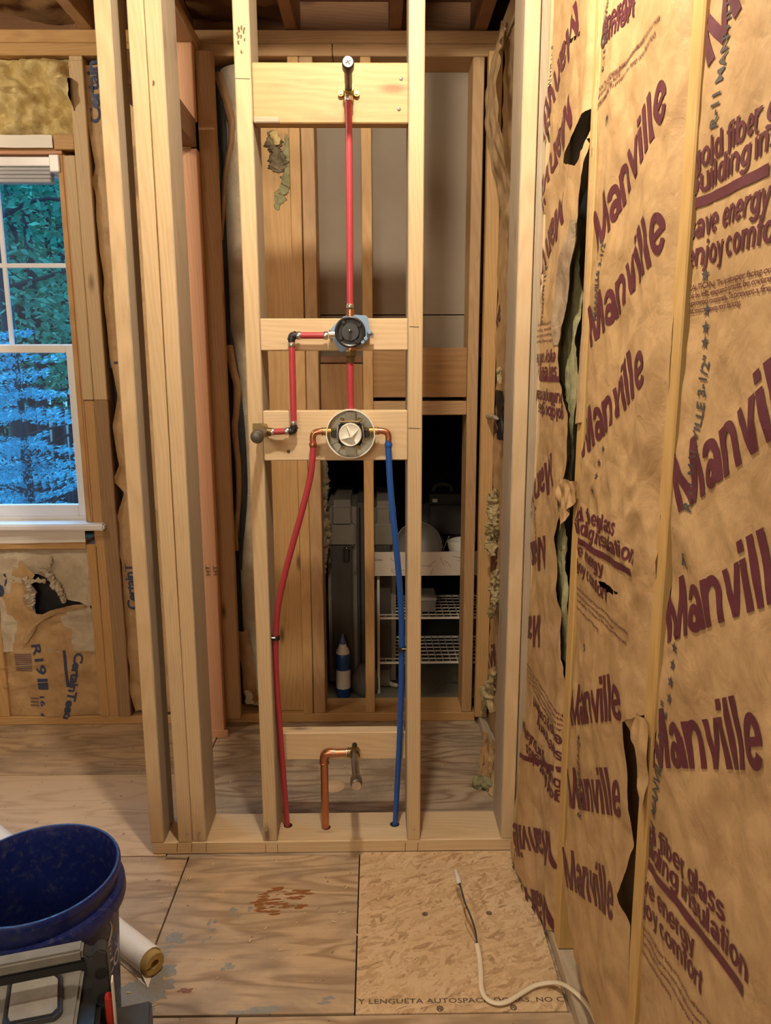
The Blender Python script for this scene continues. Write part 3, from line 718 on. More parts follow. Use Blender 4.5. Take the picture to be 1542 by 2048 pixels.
# ------------------------------------------------------------------ paper faced batts on the right wall
def wq(x, y, X=XW): p = atX(x, y, X); return (-p.y, p.z)
def crumple(y, z, s, a=1.0):
    d = .0085*noise.noise(Vector((y*7, z*4.5, s)))+.0085*(ridge(y*9+z*3, z*6-y*4, s+3)-.25)+.0045*(ridge(y*19-z*5, z*13+y*8, s+5)-.25)+.0022*noise.noise(Vector((y*26, z*20, s+7)))
    return a*d
def paper_fn(y0, y1, s, edge=(.008, .008), mid=-.006, a=1.0, extra=None):
    def X(y, z):
        t = min(1, max(0, (y-y0)/(y1-y0))); b = min(1, math.sin(math.pi*t)*3.6) if 0 < t < 1 else 0
        b = b*b*(3-2*b)
        ed = edge[0]+(edge[1]-edge[0])*t; d = XW+ed+(mid-ed)*b+crumple(y, z, s, a*(.35+.65*b))
        if extra: d += extra(y, z)
        return d
    return X
def on(X, off=.0013): return lambda u, v: Vector((X(-u, v)-off, -u, v))
LW, LH = .354, .080
def manville(batt, X, start, ang, clip=None, Lw=LW, h=LH, flip=False, dx=.008):
    a = wq(*start); a = (a[0]+(-dx if flip else dx), a[1]+(0 if flip else .45*dx)); t = math.radians(ang+(180 if flip else 0)); b = (a[0]+Lw*math.cos(t), a[1]+Lw*math.sin(t))
    heavy('Manville', a, b, h, on(X), INK_RED, batt, .0075, clip)
def line(batt, X, body, p, q, h, m=INK_RED, bold=.011, clip=None, step=.009, space=.88, name='lettering'):
    if m is INK_RED and name == 'lettering': return heavy(body, wq(*p), wq(*q), h, on(X), m, batt, step, clip)
    stamp(body, wq(*p), wq(*q), h, on(X), m, batt, bold, space, step, clip, name)
def line_a(batt, X, body, p, ang, Lw, h, m=INK_RED, bold=.011, clip=None, step=.009, space=.88, flip=False, name='lettering'):
    a = wq(*p); t = math.radians(ang+(180 if flip else 0))
    if m is INK_RED and name == 'lettering': return heavy(body, a, (a[0]+Lw*math.cos(t), a[1]+Lw*math.sin(t)), h, on(X), m, batt, step, clip)
    stamp(body, a, (a[0]+Lw*math.cos(t), a[1]+Lw*math.sin(t)), h, on(X), m, batt, bold, space, step, clip, name)
def rule(batt, X, p, q, th, clip=None, n=24):
    a = Vector(wq(*p)); b = Vector(wq(*q)); up = Vector((-(b-a).y, (b-a).x)).normalized()*th; f = on(X); vs = []; fs = []
    for i in range(n+1):
        for k in range(3):
            c = a+(b-a)*i/n-up*k/2; vs.append(f(c.x, c.y))
    for i in range(n):
        for k in range(2): fs.append((i*3+k, i*3+3+k, i*3+4+k, i*3+1+k))
    mesh('printed_rule', vs, fs, INK_RED, batt)
def star(batt, X, px, r=.0095):
    c = Vector(wq(*px)); f = on(X); vs = [f(c.x, c.y)]
    for i in range(10):
        t = math.pi*i/5+math.pi/2; rr = r if i % 2 == 0 else r*.42; vs.append(f(c.x+rr*math.cos(t), c.y+rr*math.sin(t)))
    mesh('printed_star', vs, [(0, i+1, (i+1) % 10+1) for i in range(10)], INK_GRAY, batt)
CAUT = ('CAUTION: The kraft paper facing on this product will burn and must', 'not be left exposed; it must be covered with gypsum board or other', 'approved materials. To prevent a fire, keep open flames and', 'heat sources away from the facing.')
def backing(batt, y0, y1, z0, z1, m, x=XW+.045, step=.03):
    sheet('fiberglass', -y1, -y0, z0, z1, step, lambda u, v: Vector((x+.008*noise.noise(Vector((u*30, v*30, 2))), -u, v)), m, batt)

# nearest batt
b3_ = root('insulation_batt', 'paper faced batt nearest the viewer with save energy print at its top', 'insulation', 'paper faced batts on the right wall', loc=(XW+.05, .81, .04))
X3 = paper_fn(.600, 1.030, 3.1, (.008, .018), -.008, a=.9)
keep3 = [wq(*p) for p in ((1424, -80), (1410, 200), (1397, 430), (1386, 600), (1376, 740), (1356, 900), (1346, 1030), (1333, 1250), (1310, 1420), (1303, 1530), (1288, 1640), (1284, 1760), (1278, 1850), (1270, 2048), (1262, 2200))]+[(-.600, .04), (-.600, 2.37)]
sheet('kraft_facing', -1.04, -.600, .04, 2.37, .0068, on(X3, 0), KRAFT, b3_, keep=keep3)
backing(b3_, .602, 1.022, .04, 2.37, KRAFT_D, XW+.05)
c3 = [((-.605, 0), (1, 0))]; c3b = [((-.605, 0), (1, 0)), ((-1.028, 0), (-1, 0))]
manville(b3_, X3, (1429, 147), 29, c3); manville(b3_, X3, (1364, 1030), 28.5, c3b, dx=.014); manville(b3_, X3, (1340, 1287), 28.7, c3b, dx=.014); manville(b3_, X3, (1305, 1531), 29.4, [((-.605, 0), (1, 0))], dx=.028, Lw=.345)
line_a(b3_, X3, 'gold fiber glass', (1402, 346), 1.5, .272, .030, clip=c3); line_a(b3_, X3, 'building insulation', (1396, 396), 1.5, .345, .030, clip=c3)
rule(b3_, X3, (1390, 404), (1560, 325), .0125)
line_a(b3_, X3, 'save energy', (1391, 482), 0, .205, .030, clip=c3); line_a(b3_, X3, 'enjoy comfort', (1388, 538), 0, .245, .030, clip=c3)
for i, (x, y) in enumerate(((1387, 583), (1384, 598), (1383, 613), (1382, 628))):
    line_a(b3_, X3, CAUT[i], (x, y), -.5, (.40, .40, .36, .16)[i], .0072, clip=c3, bold=.004, step=.03, name='fine_print')
line(b3_, X3, 'gold fiber glass', (1284, 1648), (1460, 1848), .030, clip=c3b); line(b3_, X3, 'building insulation', (1286, 1684), (1512, 1968), .030, clip=c3b)
rule(b3_, X3, (1287, 1694), (1504, 1972), .0125)
line(b3_, X3, 'save energy', (1283, 1756), (1402, 1915), .030, clip=c3b); line(b3_, X3, 'enjoy comfort', (1282, 1798), (1418, 1992), .030, clip=c3b)
for i, (p, q) in enumerate((((1283, 1834), (1450, 2085)), ((1284, 1850), (1440, 2095)), ((1284, 1867), (1428, 2098)), ((1285, 1884), (1350, 2000)))): line(b3_, X3, CAUT[i], p, q, .0072, clip=c3b, bold=.004, step=.03, name='fine_print')
line(b3_, X3, 'R-11 MANVILLE', (1452, 252), (1487, -40), .021, INK_GRAY, .02, name='grey_stamp', space=1.0)
line(b3_, X3, 'R-11 MANVILLE 3-1/2"', (1393, 1025), (1428, 712), .020, INK_GRAY, .02, name='grey_stamp', space=1.0)
line(b3_, X3, 'R-11 MANVILLE 3-1/2"', (1320, 1705), (1352, 1415), .021, INK_GRAY, .02, name='grey_stamp', space=1.0)
line(b3_, X3, '7"', (1387, 1142), (1391, 1118), .0195, INK_GRAY, .02, name='grey_stamp')
for p in ((1421, 550), (1420, 620), (1418, 655), (1416, 685), (1364, 1296), (1360, 1330), (1358, 1364), (1356, 1397)): star(b3_, X3, p)
# torn flap of this facing over the stud
def flap_fn(u, v): return Vector((XW-.006+.006*noise.noise(Vector((u*40, v*25, 5)))-.012*max(0, (v-.83)/.05), -u, v))
fk = [wq(*p) for p in ((1256, 1437), (1262, 1430), (1275, 1425), (1304, 1442), (1303, 1530), (1290, 1645), (1283, 1560), (1276, 1490), (1258, 1444))]
us = [p[0] for p in fk]; vs_ = [p[1] for p in fk]
sheet('torn_flap', min(us), max(us), min(vs_), max(vs_), .005, flap_fn, KRAFT, b3_, keep=fk)

# middle batt
b2_ = root('insulation_batt', 'wrinkled paper faced batt between the two yellow wall studs, small tear under its rule', 'insulation', 'paper faced batts on the right wall', loc=(XW+.05, 1.28, .04))
def ex2(y, z): return .010*math.exp(-((z-1.12)/.12)**2)*(ridge(y*16, z*14, 2)-.3)*1.6 + .006*math.exp(-((z-1.62)/.2)**2)*noise.noise(Vector((y*12, z*9, 8)))
X2 = paper_fn(1.068, 1.494, 8.3, (.001, .016), -.008, 1.0, ex2)
keep2 = [wq(*p) for p in ((1225, -80), (1207, 60), (1198, 160), (1190, 330), (1188, 560), (1192, 720), (1183, 800), (1172, 850), (1170, 930), (1165, 970), (1158, 1010), (1149, 1070), (1147, 1300), (1145, 1560), (1139, 1720), (1138, 1790), (1151, 1880), (1172, 1955), (1196, 2048), (1225, 2200), (1240, 2200), (1254, 2040), (1260, 1850), (1246, 1790), (1266, 1690), (1263, 1590), (1254, 1445), (1290, 1428), (1308, 1250), (1352, 560), (1398, -80))]
sheet('kraft_facing', -1.50, -1.066, .02, 2.37, .0068, on(X2, 0), KRAFT, b2_, keep=keep2, holes=[[wq(*p) for p in ((1208, 1160), (1226, 1170), (1243, 1182), (1258, 1190), (1240, 1188), (1222, 1184), (1210, 1172))]])
backing(b2_, 1.068, 1.494, .045, 2.37, KRAFT_D, XW+.052)
c2 = [((-1.075, 0), (1, 0)), ((-1.488, 0), (-1, 0))]
for st, an in (((1197, 512), 24.5), ((1192, 700), 22.5), ((1176, 918), 25.5), ((1147, 1451), 28.5), ((1145, 1614), 30), ((1140, 1772), 29)): manville(b2_, X2, st, an, c2)
line(b2_, X2, 'gold fiber glass', (1152, 1034), (1248, 1072), .029, clip=c2); line(b2_, X2, 'building insulation', (1150, 1058), (1282, 1129), .029, clip=c2)
rule(b2_, X2, (1151, 1066), (1277, 1138), .0125)
line(b2_, X2, 'save energy', (1150, 1097), (1216, 1152), .027, clip=c2); line(b2_, X2, 'enjoy comfort', (1151, 1128), (1222, 1206), .027, clip=c2)
for i, (p, q) in enumerate((((1152, 1172), (1268, 1272)), ((1152, 1184), (1238, 1260)), ((1152, 1196), (1262, 1290)), ((1152, 1210), (1206, 1262)))): line(b2_, X2, CAUT[i], p, q, .0068, clip=c2, bold=.004, step=.03, name='fine_print')
line(b2_, X2, 'energy', (1216, 74), (1271, 12), .030, clip=c2); line(b2_, X2, 'comfort', (1212, 100), (1272, 32), .030, clip=c2)
for i, (p, q) in enumerate((((1198, 196), (1336, 38)), ((1198, 209), (1298, 78)), ((1198, 222), (1326, 72)), ((1197, 236), (1249, 148)))): line(b2_, X2, CAUT[i], p, q, .0075, clip=c2, bold=.004, step=.03, name='fine_print')
line(b2_, X2, 'R-11 MANVILLE', (1219, 138), (1232, -30), .021, INK_GRAY, .02, name='grey_stamp', space=1.0)
line(b2_, X2, 'MANVILLE 3-1/2"', (1205, 640), (1219, 478), .0195, INK_GRAY, .02, name='grey_stamp', space=1.0)
line(b2_, X2, '3', (1226, 246), (1227, 226), .021, INK_GRAY, .02, name='grey_stamp'); line(b2_, X2, '3', (1178, 1304), (1179, 1290), .021, INK_GRAY, .02, name='grey_stamp')
line(b2_, X2, 'R-11 MANVILLE 3-1/2"', (1166, 1640), (1170, 1480), .0195, INK_GRAY, .02, name='grey_stamp', space=1.0)
for p in ((1216, 898), (1206, 926), (1203, 952), (1197, 982), (1170, 1385), (1167, 1475)): star(b2_, X2, p, .008)
# folded flange of the middle batt lapping the stud
def fl2(u, v): return Vector((XW-.004+.004*noise.noise(Vector((u*30, v*14, 3)))+.03*max(0, (u+1.505)/.03), -u, v))
k2 = [wq(*p) for p in ((1180, -60), (1205, -60), (1193, 180), (1186, 330), (1176, 480), (1170, 600), (1160, 760), (1155, 848), (1178, 838), (1192, 790), (1198, 560), (1200, 320), (1215, 0))]
us = [p[0] for p in k2]; vs_ = [p[1] for p in k2]
sheet('folded_flange', min(us), max(us), min(vs_), max(vs_), .006, fl2, KRAFT_FLAT, b2_, keep=k2)
def fl3(u, v): return Vector((XW-.010+.012*noise.noise(Vector((u*45, v*30, 4)))-.01*max(0, (v-1.12)/.03), -u, v))
k3 = [wq(*p) for p in ((1120, 962), (1134, 955), (1150, 962), (1166, 962), (1158, 1000), (1140, 1040), (1130, 1062), (1124, 1030))]
us = [p[0] for p in k3]; vs_ = [p[1] for p in k3]
sheet('torn_flap', min(us), max(us), min(vs_), max(vs_), .004, fl3, KRAFT, b2_, keep=k3)

# far batt, hung upside down
b1_ = root('insulation_batt', 'torn paper faced batt with upside down print, between the front wall and first yellow stud', 'insulation', 'paper faced batts on the right wall', loc=(XW+.05, 1.72, .08))
def ex1(y, z): return -.03*max(0, (.55-z)/.5)*max(0, min(1, (y-1.6)/.2)) + .004*ridge(y*14, z*9, 1)
X1 = paper_fn(1.53, 1.93, 15.7, (.010, .002), -.010, 1.1, ex1)
keep1 = [wq(*p) for p in ((1122, -80), (1117, 60), (1110, 200), (1102, 330), (1096, 420), (1090, 560), (1087, 700), (1088, 850), (1078, 1000), (1066, 1150), (1056, 1260), (1048, 1400), (1048, 1500), (1052, 1650), (1044, 1780), (1050, 1806), (1070, 1830), (1088, 1850), (1107, 1862), (1116, 1700), (1128, 1480), (1129, 1240), (1121, 1200), (1117, 1130), (1115, 1075), (1130, 1030), (1122, 965), (1137, 955), (1146, 830), (1129, 760), (1125, 690), (1149, 560), (1163, 430), (1172, 330), (1186, 200), (1199, 0), (1205, -80))]
sheet('kraft_facing', -1.93, -1.50, .02, 2.37, .008, on(X1, 0), KRAFT, b1_, keep=keep1, holes=[[wq(*p) for p in ((1183, 212), (1179, 255), (1172, 300), (1158, 331), (1131, 326), (1143, 298), (1163, 250))], [wq(*p) for p in ((1132, 84), (1150, 76), (1168, 62), (1170, 70), (1150, 86), (1136, 90))]])
backing(b1_, 1.54, 1.89, .05, 2.37, ASPHALT, XW+.05)
c1 = [((-1.905, 0), (-1, 0)), ((-1.545, 0), (1, 0))]
for st, an in (((1159, -4), 27), ((1149, 183), 26), ((1133, 377), 26), ((1113, 905), 28), ((1097, 1072), 20), ((1088, 1232), 20), ((1108, 1668), 30), ((1105, 1800), 30)): manville(b1_, X1, st, an, c1, flip=True)
for y, ya, yb in ((0, 0, 0), (762, 640, 0)):
    if not y: continue
    line_a(b1_, X1, 'gold fiber glass', (1137, 818), 0, .272, .030, clip=c1, flip=True); line_a(b1_, X1, 'building insulation', (1136, 787), 0, .345, .030, clip=c1, flip=True)
    rule(b1_, X1, (1131, 764), (1086, 762), .0125); line_a(b1_, X1, 'save energy', (1126, 733), 0, .205, .030, clip=c1, flip=True); line_a(b1_, X1, 'enjoy comfort', (1124, 704), 0, .245, .030, clip=c1, flip=True)
    for i in range(4): line_a(b1_, X1, CAUT[i], (1120, 676-12*i), 0, .34, .0072, clip=c1, bold=.004, step=.03, flip=True, name='fine_print')
line_a(b1_, X1, 'gold fiber glass', (1120, 1592), 3, .272, .030, clip=c1, flip=True); line_a(b1_, X1, 'building insulation', (1120, 1562), 3, .345, .030, clip=c1, flip=True)
rule(b1_, X1, (1122, 1546), (1050, 1512), .0125); line_a(b1_, X1, 'save energy', (1122, 1506), 3, .205, .030, clip=c1, flip=True); line_a(b1_, X1, 'enjoy comfort', (1123, 1473), 3, .245, .030, clip=c1, flip=True)
for i in range(4): line_a(b1_, X1, CAUT[i], (1125, 1462-11*i), 3, .34, .0072, clip=c1, bold=.004, step=.03, flip=True, name='fine_print')
for p, q in (((1113, 95), (1106, 200)), ((1094, 535), (1092, 650)), ((1082, 1010), (1075, 1110)), ((1054, 1345), (1052, 1460)), ((1056, 1690), (1054, 1790))): line(b1_, X1, 'R-11 MANVILLE', p, q, .0195, INK_GRAY, .02, clip=c1, name='grey_stamp', space=1.0)
# pale fibre showing at its torn edge
def fluff_strip(name, px, X, m, parent, amp=.012, step=.006, seed=0, label=None):
    k = [wq(*p, X) for p in px]; us = [p[0] for p in k]; vs_ = [p[1] for p in k]
    def f(u, v): return Vector((X-amp*(.3+.5*fb(u*24, v*9, seed)+.12*ridge(u*80, v*30, seed)), -u, v))
    o = sheet(name, min(us), max(us), min(vs_), max(vs_), step, f, m, parent, keep=k)
    if label: o['label'] = label
    return o
fluff_strip('exposed_fiber', ((1163, 425), (1166, 560), (1160, 760), (1150, 960), (1134, 965), (1146, 830), (1127, 760), (1122, 690), (1148, 560)), XW+.022, GREEN_FLUFF, b1_, .02, .005, 1, 'pale green glass fibre bared along the torn edge')
fluff_strip('exposed_fiber', ((1134, 1025), (1140, 1100), (1144, 1230), (1136, 1330), (1126, 1290), (1118, 1200), (1114, 1130), (1112, 1075), (1124, 1035)), XW+.016, GREEN_FLUFF, b1_, .02, .005, 2, 'pale green glass fibre bared along the torn edge')
k = [wq(*p) for p in ((1148, 440), (1162, 440), (1150, 560), (1126, 690), (1118, 690), (1122, 600), (1132, 520))]; us = [p[0] for p in k]; vs_ = [p[1] for p in k]
ROUGHP = kraft('split_paper_ply', (.40, .30, .19), 2.0, (.14, .09, .05))
sheet('split_ply', min(us), max(us), min(vs_), max(vs_), .006, lambda u, v: Vector((X1(-u, v)-.0025, -u, v)), ROUGHP, b1_, keep=k)

# paper in the shower bay behind the front wall
XB = XW+.016
b0_ = root('insulation_batt', 'crumpled paper faced batt deep in the shower bay, loose flap at its top', 'insulation', 'paper faced batts on the right wall', loc=(XB, 2.26, .05))
def X0(y, z): return XB+crumple(y, z, 21, 1.2)-.02*max(0, (z-1.5))*max(0, min(1, (2.40-y)/.2))-.01
sheet('kraft_facing', -2.412, -2.112, .10, 2.37, .012, on(X0, 0), KRAFT, b0_)
def fl0(u, v): return Vector((XW-.02-.05*max(0, math.sin((v-1.86)*6.2))+.012*noise.noise(Vector((u*20, v*18, 6))), -u, v))
k = [wq(*p, XW-.02) for p in ((1000, 40), (1012, 60), (1030, 120), (1030, 420), (1012, 480), (1000, 420), (1005, 300), (1000, 180), (992, 110))]; us = [p[0] for p in k]; vs_ = [p[1] for p in k]
sheet('torn_flap', min(us), max(us), min(vs_), max(vs_), .007, fl0, KRAFT_FLAT, b0_, keep=k)
b00 = root('insulation_batt', 'narrow dim batt in the far corner of the shower bay beside the closet opening', 'insulation', 'paper faced batts on the right wall', loc=(XB, 2.56, .05))
def X00(y, z): return XB-.004+crumple(y, z, 31, 1.0)
sheet('kraft_facing', -2.658, -2.457, .05, 2.37, .012, on(X00, 0), KRAFT, b00)
c00 = [((-2.65, 0), (-1, 0)), ((-2.46, 0), (1, 0))]
def man0(px, an): 
    p = atX(*px, XB); a = (-p.y, p.z); t = math.radians(an); heavy('Manville', a, (a[0]+LW*math.cos(t), a[1]+LW*math.sin(t)), LH, on(X00, .002), INK_RED, b00, .014, c00)
for px in ((978, 205), (978, 325), (976, 735), (974, 925), (970, 1170), (968, 1255), (969, 1345)): man0(px, 28)
def l0(body, px, Lw):
    p = atX(*px, XB); a = (-p.y, p.z); heavy(body, a, (a[0]+Lw, a[1]), .03, on(X00, .002), INK_RED, b00, .014, c00)
l0('gold fiber glass', (976, 398), .27); l0('building insulation', (976, 416), .345); l0('save energy', (977, 456), .2)

# foam and fibre scraps clinging to the shower bay wall
def tuft(name, pts, r, m, label, cat, seed=0, group=None, parent=None, n=26, kk=18, rough=.5, flat=None):
    """a ragged lump of fibre or foam grown along a path as one skin"""
    P = smooth_path(pts, kk); bm = bmesh.new(); rings = []; N_ = len(P)
    for i, p in enumerate(P):
        t = (P[min(i+1, N_-1)]-P[max(i-1, 0)]).normalized(); u, v = frame(t); s = i/(N_-1); env = max(.12, math.sin(math.pi*min(1, max(0, s*.94+.03))))**.45
        row = []
        for j in range(n):
            a = 2*math.pi*j/n; dd = u*math.cos(a)+v*math.sin(a); q = p+dd*r
            rr = r*env*(.8+rough*.9*noise.fractal(Vector((q.x*70+seed, q.y*70, q.z*70)), .8, 2.1, 5)+rough*.6*noise.noise(Vector((p.x*40, p.y*40, p.z*40+seed))))
            w_ = dd*max(r*.12, rr)
            if flat is not None: w_[flat] *= .4
            row.append(bm.verts.new(p+w_))
        rings.append(row)
    for A, B in zip(rings, rings[1:]):
        for i in range(n): bm.faces.new((A[i], A[(i+1) % n], B[(i+1) % n], B[i]))
    bm.faces.new(rings[0]); bm.faces.new(rings[-1][::-1]); bmesh.ops.recalc_face_normals(bm, faces=bm.faces[:])
    o = from_bm(name, bm, m, parent, True)
    return tag(o, label, cat, group)
XP = lambda px, X: [atX(x, y, X) for x, y in px]
tuft('foam_lump', XP(((990, 978), (987, 1010), (989, 1040), (984, 1075), (986, 1112)), XW-.006), .026, FOAM, 'cream spray foam lump high on the shower bay stud', 'foam', 3, 'spray foam lumps', rough=.8)
tuft('foam_lump', XP(((995, 1140), (990, 1175), (991, 1205), (982, 1235)), XW-.006), .022, FOAM, 'cream spray foam strip at mid height beside the front wall stud', 'foam', 5, 'spray foam lumps', rough=.8)
tuft('foam_lump', XP(((957, 1374), (966, 1378), (973, 1390), (968, 1412), (966, 1430)), XW-.010), .017, FOAM, 'curled cream foam lump low above the floor debris', 'foam', 8, 'spray foam lumps')
tuft('foam_lump', XP(((988, 1345), (983, 1365), (980, 1395), (984, 1425)), XW-.004), .020, FOAM, 'flat cream foam patch behind the curled foam lump', 'foam', 9, 'spray foam lumps', rough=.8)
tuft('wood_splinter', XP(((970, 830), (982, 833), (996, 838)), XW-.014), .010, PINE_GRAY, 'short grey splinter sticking out of the bay corner', 'splinter', 9)
TARPX = [(990, 780), (1004, 782), (1004, 880), (994, 878)]
tuft('foam_lump', XP(((1000, 735), (998, 750), (1001, 768)), XW-.006), .012, FOAM, 'small cream foam crumb above the black torn paper', 'foam', 2, 'spray foam lumps')
def scrap(name, pts, m, label, seed, amp=.012, cat='scrap', group=None):
    """a torn piece of paper spanned between corner points"""
    P = [Vector(p) for p in pts]; n = 12; vs = []; fs = []
    for i in range(n+1):
        for j in range(n+1):
            s, t = i/n, j/n; q = (P[0]*(1-s)+P[1]*s)*(1-t)+(P[3]*(1-s)+P[2]*s)*t
            e = noise.noise(Vector((s*3.1, t*3.1, seed)))*amp+amp*.8*ridge(s*5, t*5, seed)
            edge = .25*amp*noise.noise(Vector((s*14, t*14, seed+2)))
            vs.append(q+Vector((e*.6, -e, edge*2)))
    for i in range(n):
        for j in range(n): fs.append((i*(n+1)+j, (i+1)*(n+1)+j, (i+1)*(n+1)+j+1, i*(n+1)+j+1))
    return tag(mesh(name, vs, fs, m, None, True), label, cat, group)
scrap('tar_scrap', [atX(x, y, XW-.008) for x, y in TARPX], ASPHALT, 'black tarry torn paper hanging in the shower bay', 5, .02)
a = [atZ(952, 1535, .03), atZ(985, 1585, .0), atZ(990, 1470, .14), atX(972, 1452, .41)]
scrap('paper_scrap', [atZ(953, 1545, .004), atZ(975, 1585, .004), atX(988, 1500, .395), atX(968, 1462, .395)], KRAFT, 'crumpled brown facing scrap standing at the bay corner', 4, .030)
scrap('paper_scrap', [atZ(976, 1588, .004), atZ(996, 1600, .004), atX(1000, 1490, .405), atX(984, 1478, .402)], KRAFT, 'folded brown facing scrap low by the front wall', 7, .022)
tuft('fiber_tuft', [atZ(x, y, .020) for x, y in ((946, 1560), (957, 1564), (970, 1566), (986, 1572))], .020, GREEN_FLUFF, 'dirty greenish fibre tuft on the shower bay floor', 'insulation', 6, rough=.7)

# ------------------------------------------------------------------ batts of the back wall
yb = root('insulation_batt', 'bare yellow fiberglass stuffed above the window', 'insulation', loc=(-1.3, B0+.03, 2.13))
def yf(u, v):
    b = min(1, (v-2.125)/.03, (2.372-v)/.03); b = max(0, b)**.5
    return Vector((u, B0+.035-.075*b*(.5+fb(u*7, v*9, 2)*1.3+.9*ridge(u*11, v*12, 6))-.012*ridge(u*30, v*26, 1)-.006*fb(u*50, v*45, 3), v))
sheet('fiberglass', -2.1, -.995, 2.124, 2.373, .006, yf, YELLOW_FLUFF, yb)
wbatt = root('insulation_batt', 'white batt behind the left bay of the shower with torn brown facing', 'insulation', loc=(-.45, B0+.06, .05))
def wfn(u, v):
    return Vector((u, B0+.075-.05*math.sin(max(0, min(1, (u+.520)/.135))*math.pi)**.7-.012*fb(u*9, v*3, 4)-.006*ridge(u*30, v*16, 2)*(1 if v < 1.5 else .3), v))
sheet('fiberglass', -.521, -.385, .06, 2.36, .007, wfn, WHITE_FLUFF, wbatt)
board('backing', (-.60, B0+.09, .04), (-.385, B1, 2.37), ASPHALT, wbatt, 0)
def strip(name, px, wpx, Y, m, parent, amp=.02, seed=0):
    vs = []; fs = []; P = smooth_path([Vector((x, y, 0)) for x, y in px], 6); n = len(P)
    for i, p in enumerate(P):
        wv = wpx(i/(n-1)) if callable(wpx) else wpx
        for k in range(5):
            t = k/4-.5; q = atY(p.x+t*wv, p.y, Y); q.y -= amp*math.cos(t*2.6)+.006*noise.noise(Vector((i*.25, k*.6, seed))); vs.append(q)
    for i in range(n-1):
        for k in range(4): fs.append((i*5+k, i*5+k+1, i*5+6+k, i*5+5+k))
    return mesh(name, vs, fs, m, parent, True)
strip('torn_facing', ((436, 146), (445, 175), (456, 210), (464, 245), (464, 280), (456, 320), (450, 360), (448, 400), (447, 440), (444, 480)), lambda t: 20*(1-t*.8), B0+.03, KRAFT_D, wbatt, .012)
strip('torn_facing', ((458, 690), (467, 740), (475, 775), (473, 820), (470, 860), (476, 920), (478, 970), (476, 1020), (472, 1060), (474, 1100)), lambda t: 16*(1-t*.5), B0+.022, KRAFT_D, wbatt, .012, 3)
strip('tar_backing', ((431, 150), (437, 200), (445, 260), (447, 330), (445, 380), (446, 420)), lambda t: 12+6*math.sin(t*5), B0+.034, ASPHALT, wbatt, .004, 8)
strip('tar_backing', ((455, 640), (462, 680), (470, 740), (478, 830), (484, 920), (487, 1000), (483, 1080), (481, 1140)), lambda t: 6+14*math.sin(t*3.1)**2, B0+.024, ASPHALT, wbatt, .004, 5)
strip('torn_facing', ((484, 1260), (490, 1300), (498, 1340), (500, 1380), (506, 1400)), lambda t: 26, B0+.028, KRAFT_D, wbatt, .018, 6)
strip('tar_backing', ((500, 1280), (508, 1330), (515, 1380)), 30, B0+.05, ASPHALT, wbatt, .002, 5)
YPT = lambda px, Y: [atY(x, y, Y) for x, y in px]
tuft('fiber_tuft', YPT(((540, 262), (548, 292), (556, 325), (560, 345)), B0+.022), .030, GREY_FLUFF, 'dusty grey fibre clump at the top of the wide board', 'insulation', 3, rough=.8, flat=1)
tuft('fiber_tuft', YPT(((572, 268), (578, 320), (574, 365), (562, 390), (553, 420)), B0+.026), .020, GREEN_FLUFF, 'olive fibre strip hanging beside the dusty grey clump', 'insulation', 13, rough=.8, flat=1)
tuft('fiber_tuft', YPT(((545, 262), (552, 275), (556, 290)), B0+.008), .018, YELLOW_FLUFF, 'small bright yellow fibre tuft under the top block', 'insulation', 5, flat=1)
tuft('fiber_tuft', YPT(((648, 920), (650, 970), (646, 1010), (652, 1060), (648, 1110), (646, 1150)), B0+.13), .020, GREY_FLUFF, 'grey fibre fringe on the closet edge of the double stud', 'insulation', 7, rough=.8)
tuft('fiber_tuft', YPT(((490, 1382), (500, 1390), (497, 1402), (508, 1404)), B0-.010), .014, WHITE_FLUFF, 'white fibre bits on the plate left of the shower valve', 'insulation', 9)

# narrow bay right of the window
nb = root('insulation_batt', 'crumpled brown faced batt squeezed behind the leftmost front stud', 'insulation', loc=(-.85, B0+.03, .05))
def nY(u, v): return B0+.020-.018*math.sin(max(0, min(1, (u+.925)/.30))*math.pi)**.6+.007*noise.noise(Vector((u*12, v*6, 3)))+.012*(ridge(u*8+v*3, v*7, 5)-.25)
_ne = sorted([(atY(x, y, B0+.02).z, atY(x, y, B0+.02).x) for x, y in ((163, 100), (166, 125), (172, 190), (177, 240), (185, 290), (192, 335), (186, 362), (194, 395), (196, 440), (203, 510), (210, 560), (209, 590), (216, 650), (222, 715), (238, 790), (228, 850), (240, 930), (228, 960), (250, 985), (228, 1062), (246, 1120), (250, 1200), (252, 1280), (262, 1330), (262, 1380), (276, 1430))])
def nE(v):
    if v <= _ne[0][0]: return _ne[0][1]
    for (a, x), (c, y) in zip(_ne, _ne[1:]):
        if v <= c: return x+(y-x)*(v-a)/(c-a)
    return _ne[-1][1]
def nfn(u, v): uu = nE(v)+(u+.915)*((-.62-nE(v))/.295); return Vector((uu, nY(uu, v)-.012*(1 if u < -.912 else 0), v))
sheet('kraft_facing', -.915, -.62, .05, 2.355, .009, nfn, KRAFT, nb)
board('tar_backing', (-.956, B0+.07, .04), (-.62, B1, 2.37), ASPHALT, nb, 0)
def onN(u, v): return Vector((u, nY(u, v)-.002, v))
def yq(x, y, Y=B0): p = atY(x, y, Y); return (p.x, p.z)
stamp('Certain', yq(197, 243), yq(190, 116), .040, onN, INK_BLUE, nb, .03, .9, .014)
stamp('CertainT', yq(272, 1222), yq(264, 1128), .038, onN, INK_BLUE, nb, .03, .9, .014)
stamp('T', yq(240, 735), yq(238, 715), .04, onN, INK_BLUE, nb, .03, .9, .014)
